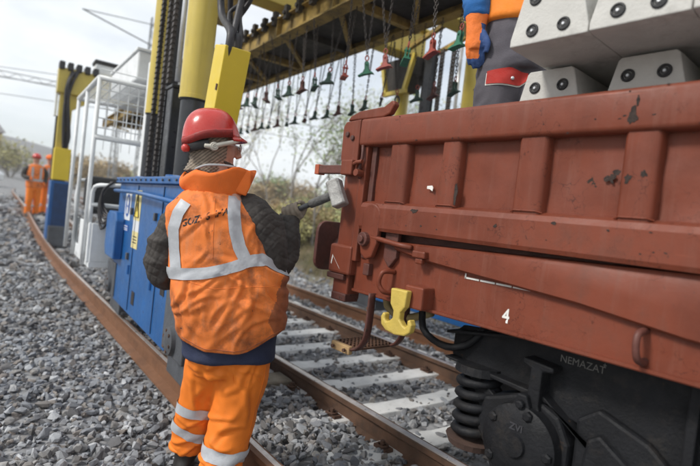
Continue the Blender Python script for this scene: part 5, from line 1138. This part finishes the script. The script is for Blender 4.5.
s2_ = MB(); s2_.tube([(-.16,0,1.42),(-.225,-.02,1.36),(-.25,-.03,1.22),(-.245,-.05,1.08),(-.235,-.06,1.0)], [.07,.075,.07,.066,.058], 16, smooth=2); remesh('sleeve', s2_, .009, blue_cloth, man2, 4, lambda c, n_: fold(c,9,.008,1,1,2,3))
s2_ = MB(); s2_.tube([(.16,0,1.42),(.225,0,1.36),(.25,.04,1.22),(.24,.12,1.05),(.22,.19,1.0)], [.07,.075,.07,.062,.05], 16, smooth=2); remesh('sleeve', s2_, .012, blue_cloth, man2, 4)
# hanging gloved hand, fingers slightly curled
g1 = MB(); g1.tube([(-.237,-.062,1.03),(-.238,-.066,.99),(-.238,-.068,.95),(-.235,-.072,.91),(-.232,-.076,.86),(-.230,-.076,.835)], [.060,.055,.047,.046,.049,.044], 16, flat=.75)
fg = []
for i, (dx, ln) in enumerate(((-.034,.085),(-.011,.10),(.011,.098),(.032,.08))):
    b0 = Vector((-.232+dx*.95, -.076, .86)); fg.append([b0, b0+Vector((.004,-.004,-ln*.45)), b0+Vector((.012,.004,-ln*.8)), b0+Vector((.02,.018,-ln*1.08))])
for f in fg: g1.tube(f, [.0145,.0140,.0125,.010], 10, smooth=1)
g1.tube([(-.205,-.085,.92),(-.185,-.10,.885),(-.176,-.105,.85),(-.178,-.1,.82)], [.018,.016,.014,.010], 10, smooth=1)
gl2 = remesh('glove', g1, .0055, glove_or, man2, 2, lambda c, n_: .002*noise.noise(c*40))
gl2.data.materials.append(glove_bl)
for p in gl2.data.polygons:
    if (p.center.x > -.214+.015*noise.noise(p.center*20) and p.center.z < .96) or p.center.z < .79+.02*noise.noise(p.center*15): p.material_index = 1
g3 = MB(); g3.tube([(.22,.19,1.0),(.21,.24,.96),(.21,.28,.93)], [.04,.04,.03], 12, smooth=1)
for dx in (-.03,-.01,.01,.03): g3.tube([(.21+dx,.27,.94),(.21+dx,.31,.91),(.21+dx,.32,.87)], [.012,.012,.009], 8)
g3.tube([(.18,.24,.96),(.165,.27,.93),(.17,.29,.9)], [.015,.013,.01], 8); remesh('glove', g3, .007, glove_or, man2, 2)
h3 = MB(); h3.sphere((0,.02,1.66), .085, .1, .115, 20, 14); hq = remesh('head', h3, .01, skin_m, man2, 2)
h3 = MB(); h3.rings([(0,.02,1.68,.115,.14),(0,.02,1.74,.112,.13),(0,.02,1.79,.085,.1),(0,.02,1.81,.04,.05)], 24); obj('helmet', h3, helmet_m, man2, smooth=True)
for s in (-.095,.11):
    b3 = MB(); b3.rings([(s,-.04,.0,.05,.14),(s,-.04,.05,.052,.13),(s,0,.1,.055,.07),(s,.01,.17,.06,.06)], 18); remesh('boot', b3, .012, boot_m, man2, 3)

# -- two workers far up the track
def far_worker(px, py, lab, hood, turn):
    zg = ground_z(px, py); t = thing('person', lab, 'person', (px, py, zg), turn)
    V_ = [(0,0,.92),(0,0,1.15),(0,0,1.36),(0,0,1.48),(0,-.01,1.58),(0,-.01,1.66),(-.19,0,1.38),(-.25,0,1.12),(-.16,-.2,1.08),(.19,0,1.38),(.25,.02,1.1),(.2,-.12,.98),(-.09,0,.86),(-.1,-.04,.46),(-.1,.02,.06),(-.1,-.12,.03),(.09,0,.86),(.1,.03,.46),(.11,.1,.06),(.11,-.04,.03)]
    skin_body('body', V_, BE, BRd, t, skin_m)
    a = MB(); a.rings([(0,0,.74,.16,.12),(0,0,.86,.17,.13),(0,0,.98,.16,.12)], 20); a.tube([(-.08,0,.85),(-.1,-.03,.46),(-.1,.02,.1)], [.11,.085,.08], 12, smooth=1); a.tube([(.08,0,.85),(.1,.03,.46),(.11,.1,.1)], [.11,.085,.08], 12, smooth=1); tz = remesh('trousers', a, .016, trouser_m, t, 3)
    for x, y in ((-.1,0),(.105,.07)): obj('reflective_band', MB().tube([(x,y,.30),(x,y,.36)], .093, 16, caps=False), tape_m, tz, smooth=True)
    a = MB(); a.rings([(0,0,.82,.2,.15),(0,0,1.0,.21,.155),(0,0,1.25,.215,.15),(0,0,1.4,.19,.12),(0,0,1.47,.1,.08)], 22); vz = remesh('vest', a, .014, vest_m, t, 3)
    obj('reflective_tape', MB().rings([(0,0,1.0,.216,.16),(0,0,1.06,.218,.162)], 28, caps=False), tape_m, vz, smooth=True)
    for x in (-.1,.1): obj('reflective_tape', MB().box(x-.025,x+.025,-.158,-.152,1.06,1.38), tape_m, vz)
    for sgn, pp in ((-1,[(-.15,0,1.38),(-.24,0,1.28),(-.27,0,1.12),(-.2,-.14,1.08),(-.14,-.2,1.08)]),(1,[(.15,0,1.38),(.24,0,1.28),(.27,.02,1.1),(.22,-.08,1.0),(.19,-.12,.97)])):
        a = MB(); a.tube(pp, [.06,.072,.065,.055,.045], 12, smooth=1); remesh('sleeve', a, .014, quilt_m, t, 3)
        g = MB(); e = Vector(pp[-1]); g.sphere(e, .04, .04, .045, 10, 8)
        for k in range(4): g.tube([e+Vector((-.025+.017*k,0,0)), e+Vector((-.025+.017*k,-.04,-.03)), e+Vector((-.025+.017*k,-.03,-.07))], [.011,.011,.008], 6)
        remesh('glove', g, .009, glove_or, t, 1)
    a = MB(); a.sphere((0,-.01,1.61), .078, .092, .11, 18, 12); a.tube([(0,-.1,1.62),(0,-.112,1.59)], [.012,.016], 8); remesh('head', a, .01, skin_m, t, 2)
    obj('helmet' if not hood else 'hood', MB().rings([(0,-.02,1.635,.11,.14),(0,-.01,1.70,.105,.125),(0,0,1.75,.08,.09),(0,0,1.775,.03,.035)], 22), helmet_m if not hood else collar_m, t, smooth=True)
    for x, y in ((-.1,-.04),(.11,.05)):
        b3 = MB(); b3.rings([(x,y,.0,.05,.14),(x,y,.05,.052,.13),(x,y+.03,.1,.055,.07),(x,y+.05,.17,.06,.06)], 14); remesh('boot', b3, .016, boot_m, t, 2)
far_worker(2.33, 16.1, 'far worker in orange with red helmet walking beside the track by the far crane leg', False, rad(5))
far_worker(2.72, 16.5, 'far worker in orange partly hidden behind the blue leg of the far crane', True, rad(20))

# ------------------------------------------------------------------ catenary masts and wires
def mast(px, py, h, lab):
    zg = ground_z(px, py); t = thing('catenary_mast', lab, 'mast', (px, py, zg), 0, 'overhead line masts beside the tracks')
    a = MB()
    for sx in (-1, 1):
        for sy in (-1, 1): a.bar((sx*.16,sy*.16,0),(sx*.08,sy*.08,h), .035)
    obj('mast_chords', a, pole_m, t)
    a = MB(); k = 0; z = .3
    while z < h-.4:
        f = .16-.08*z/h; g = .16-.08*(z+.45)/h; s = 1 if k % 2 else -1
        for q in (-1, 1): a.bar((q*f,-s*f,z),(q*g,s*g,z+.45), .02); a.bar((-s*f,q*f,z),(s*g,q*g,z+.45), .02)
        z += .45; k += 1
    obj('lattice', a, pole_m, t, kind='stuff'); obj('footing', MB().box(-.3,.3,-.3,.3,-.2,.15), concrete_m, t, bevel=.02)
    obj('cantilever', MB().cyl((0,0,h-1.2),(-2.8,0,h-.6), .03, 8).cyl((0,0,h-.3),(-2.8,0,h-.6), .02, 8), pole_m, t)
    return t
for (px, py, h, lab) in ((7.2,23,8.5,'lattice mast seen through the operator cage beside the near crane'),(9.5,36,8.5,'lattice mast behind the far crane leg, second up the track'),(13.5,50,8.5,'third lattice mast up the track, small behind the far crane')): mast(px, py, h, lab)
wr = MB()
for dx, z in ((0,6.4),(0,7.4),(-1.5,7.9)): wr.tube([(-25,60,z+3),(-8,48,z+.9),(6+dx,36,z),(16+dx,30,z-.1),(40,22,z+.1)], .018, 5, smooth=2)
for i in range(14):
    wr.cyl((-20+i*4.2, 56.5-i*1.9 if i < 7 else 47-(i-6)*1.9, 9.6-.2*i if i < 8 else 8),(-20+i*4.2, 56.5-i*1.9 if i < 7 else 47-(i-6)*1.9, 8.2-.2*i if i < 8 else 6.6), .008, 4) if False else None
tag(obj('overhead_wire', wr, hose_m), 'thin overhead wires crossing the sky above the far track', 'wires')
# gantry boom crossing at the left
bm_ = MB()
def lat(a, b, s=.35):
    a, b = Vector(a), Vector(b); n = int((b-a).length/.6)
    for dz in (0, s): bm_.bar(a+Vector((0,0,dz)), b+Vector((0,0,dz)), .06)
    for i in range(n): p0 = a.lerp(b, i/n); p1 = a.lerp(b, (i+1)/n); bm_.bar(p0+Vector((0,0,s*(i%2))), p1+Vector((0,0,s*((i+1)%2))), .03)
lat((-1,44,8.4),(9.5,36,7.4)); tag(obj('line_boom', bm_, pole_m), 'thin lattice boom of the overhead line at the far left sky', 'boom')

# ------------------------------------------------------------------ far building, parked car
bl = thing('railway_building', 'low ochre building on the slope at the far left edge', 'building', (2.0, 92, ground_z(2, 92)-.3), rad(12))
obj('wall', MB().box(-6,6,-3,3,0,4.2), wall_ochre, bl); obj('roof', MB().prism([(-3.5,4.2),(3.5,4.2),(0,5.8)], -6.3, 6.3, 'x'), roof_m, bl)
for i in range(5):
    f = obj('window', MB().box(-5+i*2.2,-3.9+i*2.2,-3.05,-3.0,1.6,3.0), white_p, bl); obj('pane', MB().box(-4.9+i*2.2,-4+i*2.2,-3.07,-3.05,1.7,2.9), win_dark, f)
def car(px, py, rz):
    t = thing('parked_car', 'small white car parked at the far left edge below the slope', 'car', (px, py, ground_z(px, py)), rz)
    b = MB(); b.prism([(-2.1,.35),(-2.1,.75),(-1.9,.9),(-1.2,.95),(-.7,1.4),(.9,1.42),(1.6,.98),(2.1,.85),(2.15,.35)], -.82, .82, 'x'); obj('body', b, car_white, t, bevel=.06)
    b = MB()
    for s in (-.835,.825): b.prism([(-1.05,.98),(-.65,1.33),(.85,1.34),(1.3,1.0)], s, s+.01, 'x')
    obj('side_window', b, win_dark, t)
    for sx in (-1,1):
        for y in (-1.35,1.4): wl = obj('wheel', MB().cyl((sx*.66,y,.32),(sx*.85,y,.32), .32, 18), seat_m, t); obj('rim', MB().cyl((sx*.851,y,.32),(sx*.856,y,.32), .2, 12), silver, wl)
car(1.6, 38, rad(60))

# ------------------------------------------------------------------ trees, shrubs, grass
def leaf_cloud(centres, n, leaf, spread, r, m, name, parent):
    c = np.array([(p.x, p.y, p.z) for p in centres]); idx = r.integers(len(c), size=n); P = c[idx] + r.normal(size=(n,3))*spread
    d1 = r.normal(size=(n,3)); d1 /= np.linalg.norm(d1,axis=1)[:,None]; d2 = np.cross(d1, r.normal(size=(n,3))); d2 /= np.linalg.norm(d2,axis=1)[:,None]
    s = leaf*r.uniform(.6,1.3,(n,1)); v = np.stack([P-d1*s, P+d2*s*.5, P+d1*s, P-d2*s*.5], 1).reshape(-1,3)
    me = bpy.data.meshes.new(name); me.vertices.add(4*n); me.vertices.foreach_set('co', v.ravel().astype(np.float32)); me.loops.add(4*n); me.loops.foreach_set('vertex_index', np.arange(4*n, dtype=np.int32))
    me.polygons.add(n); me.polygons.foreach_set('loop_start', np.arange(0,4*n,4,dtype=np.int32)); me.update(calc_edges=True)
    tn = np.repeat(np.clip(r.normal(.5,.25,n)+.25*np.sin(P[:,0]*3+P[:,2]*4),0,1),4); me.attributes.new('tint','FLOAT','POINT').data.foreach_set('value', tn.astype(np.float32))
    return link(name, me, m, parent)
def tree(px, py, h, m, lab, group, seed, leaves=2500, leaf=.05, trunk_r=.09, spread=.22, bush=False, name='sapling_tree', cat='tree'):
    rr = random.Random(seed); t = thing(name, lab, cat, (px, py, ground_z(px, py)-.03), 0, group); tb = MB(); tips = []
    def grow(p, d, ln, r_, dep):
        q = p + d*ln; mid = p.lerp(q,.5)+Vector((rr.uniform(-1,1),rr.uniform(-1,1),0))*ln*.06; tb.tube([p, mid, q], [r_, r_*.85, r_*.65], 6 if dep > 1 else 4, caps=False)
        if dep <= 2: tips.append(q); tips.append(mid)
        if dep == 0: return
        for _ in range(3 if dep > 1 else 4):
            a = rr.uniform(0, 2*pi); tilt = rr.uniform(.25,.75) if not bush else rr.uniform(.3,1.)
            e = (d + Vector((cos(a)*tilt, sin(a)*tilt, rr.uniform(-.1,.25)))).normalized(); grow(q if rr.random() > .35 else mid, e, ln*rr.uniform(.58,.78), r_*.58, dep-1)
    if bush:
        for _ in range(6): a = rr.uniform(0,2*pi); grow(Vector((cos(a)*.15,sin(a)*.15,0)), Vector((cos(a)*.6,sin(a)*.6,1)).normalized(), h*.36, trunk_r*.5, 3)
    else: grow(Vector((0,0,0)), Vector((rr.uniform(-.08,.08),rr.uniform(-.08,.08),1)).normalized(), h*.36, trunk_r, 4)
    obj('trunk', tb, bark_m, t, smooth=True)
    leaf_cloud(tips, leaves, leaf, spread, np.random.default_rng(seed), m, 'crown', t)
tg = 'thin trees beyond the track'
for i, (px, py, h, m, lv) in enumerate(((8.6,11.5,4.6,leaf_b,1500),(10.6,11.2,5.2,leaf_b,1900),(12.5,12.2,5.4,leaf_a,1800),(9.6,14.5,5.4,leaf_b,1400),(13.6,15.5,6.6,leaf_b,2200),(9.4,18.5,6.2,leaf_a,1200),(12.5,20.5,7.2,leaf_b,1500),(16.5,17.0,6.8,leaf_b,2300),(18.5,22,7.6,leaf_a,2300),(8.6,24,6,leaf_c,1300))):
    kinds = ['slender pale green tree', 'taller open-crowned green tree', 'olive-leaved thin tree', 'half-bare twiggy tree', 'loose green tree', 'sparse olive tree', 'high twiggy green tree', 'broad green tree', 'wide olive tree', 'brown-leaved small tree']
    tree(px, py, h, m, '%s beyond the rails, number %s from the hammer side' % (kinds[i], ords[i] if i else 'one') if False else '%s behind the earth bank, seen between the worker and the wagon' % kinds[i], tg, 100+i, int(lv*.5), .05, .045, .36)
sg_ = 'autumn shrubs on the bank'
for i in range(34):
    a = i/33; px = 6.9+8.5*a+random.uniform(-.5,.5); py = 13.5-6.0*a+random.uniform(-1.2,1.2)
    if i % 3 == 2: px += 2.5; py += 2.5
    tree(px, py, random.uniform(.9,1.5), (leaf_a, leaf_b, leaf_c, leaf_a)[i % 4], ('yellow-olive', 'dull green', 'brown-leaved', 'yellow-olive')[i % 4]+' shrub on the bank beyond the rusty rail', sg_, 300+i, 2300, .045, .05, .17, True, 'shrub', 'shrub')
for i in range(26):
    px = -14+i*1.9+random.uniform(-.8,.8); py = 62+random.uniform(-6,26)-.3*px
    tree(px, py, random.uniform(2.5,4.5), (leaf_c, leaf_c, leaf_c, leaf_a)[i % 4], ('rust-brown','tawny','rust-brown','olive')[i % 4]+' bush on the distant hillside at the far left', 'bushes on the distant hillside', 500+i, 1300, .16, .12, .5, True, 'hillside_bush', 'shrub')
for i in range(16):
    px = 17+i*3.1; py = 62-i*2.1+random.uniform(-3,3); tree(px, py, random.uniform(2.5,4), (leaf_c, leaf_b)[i % 2], ('brownish','grey-green')[i % 2]+' tree in the distant line behind the cranes', 'distant tree line', 600+i, 1400, .2, .15, .7, True, 'distant_tree', 'tree')
# dry grass on the bank
n = 26000; r = np.random.default_rng(3); yy = r.uniform(1.5,26,n); ss = 4.35+np.abs(r.normal(0,2.2,n)); cl_ = np.array([xl(y) for y in yy]); xx = cl_+ss
zz = np.array([ground_z(a, b) for a, b in zip(xx, yy)]); keepm = np.array([noise.noise(Vector((a*.9,b*.9,5.)))+.25*(s-4.6) > -.05 for a, b, s in zip(xx, yy, ss)])
xx, yy, zz = xx[keepm], yy[keepm], zz[keepm]; n = len(xx); hgt = r.uniform(.06,.26,n); an = r.uniform(0,2*pi,n); le = r.normal(0,.35,(n,2))*hgt[:,None]; wd = r.uniform(.004,.009,n)
A_ = np.stack([xx-np.cos(an)*wd, yy-np.sin(an)*wd, zz-.01],1); B_ = np.stack([xx+np.cos(an)*wd, yy+np.sin(an)*wd, zz-.01],1); C_ = np.stack([xx+le[:,0], yy+le[:,1], zz+hgt],1)
v = np.stack([A_,B_,C_],1).reshape(-1,3); me = bpy.data.meshes.new('dry_grass'); me.vertices.add(3*n); me.vertices.foreach_set('co', v.ravel().astype(np.float32)); me.loops.add(3*n); me.loops.foreach_set('vertex_index', np.arange(3*n,dtype=np.int32))
me.polygons.add(n); me.polygons.foreach_set('loop_start', np.arange(0,3*n,3,dtype=np.int32)); me.update(calc_edges=True)
me.attributes.new('tint','FLOAT','POINT').data.foreach_set('value', np.repeat(r.random(n),3).astype(np.float32))
tag(link('dry_grass', me, grass_m, kind='stuff'), 'dry yellow grass and weeds on the bank beyond the last rail', 'grass')
hz = MB().box(-310, 370, -65, 425, -6, 19)
hzm = bpy.data.materials.new('thin_haze'); hzm.use_nodes = True; t_ = hzm.node_tree; t_.nodes.clear()
pv_ = N(t_, 'ShaderNodeVolumePrincipled'); pv_.inputs['Color'].default_value = (1,1,1,1); pv_.inputs['Density'].default_value = .0016; pv_.inputs['Anisotropy'].default_value = .2
t_.links.new(pv_.outputs[0], N(t_, 'ShaderNodeOutputMaterial').inputs['Volume']); obj('haze', hz, hzm, kind='stuff')
for g_ in ('autumn shrubs on the bank', 'bushes on the distant hillside', 'distant tree line'):
    by = {}
    for o in bpy.data.objects:
        if o.get('group') == g_: by.setdefault(o['label'], []).append(o)
    for lab, os_ in by.items():
        def px(o): d = o.location - Vector((0,0,1.2)); return d.dot(R)/max(d.dot(fw), .1)
        for i, o in enumerate(sorted(os_, key=px)): o['label'] = (ordi(i)+' ' if i else 'leftmost ') + lab + (', counted from the left' if i else '')
for o in bpy.data.objects:
    if '_world' in o: del o['_world']
print('objects', len(bpy.data.objects))
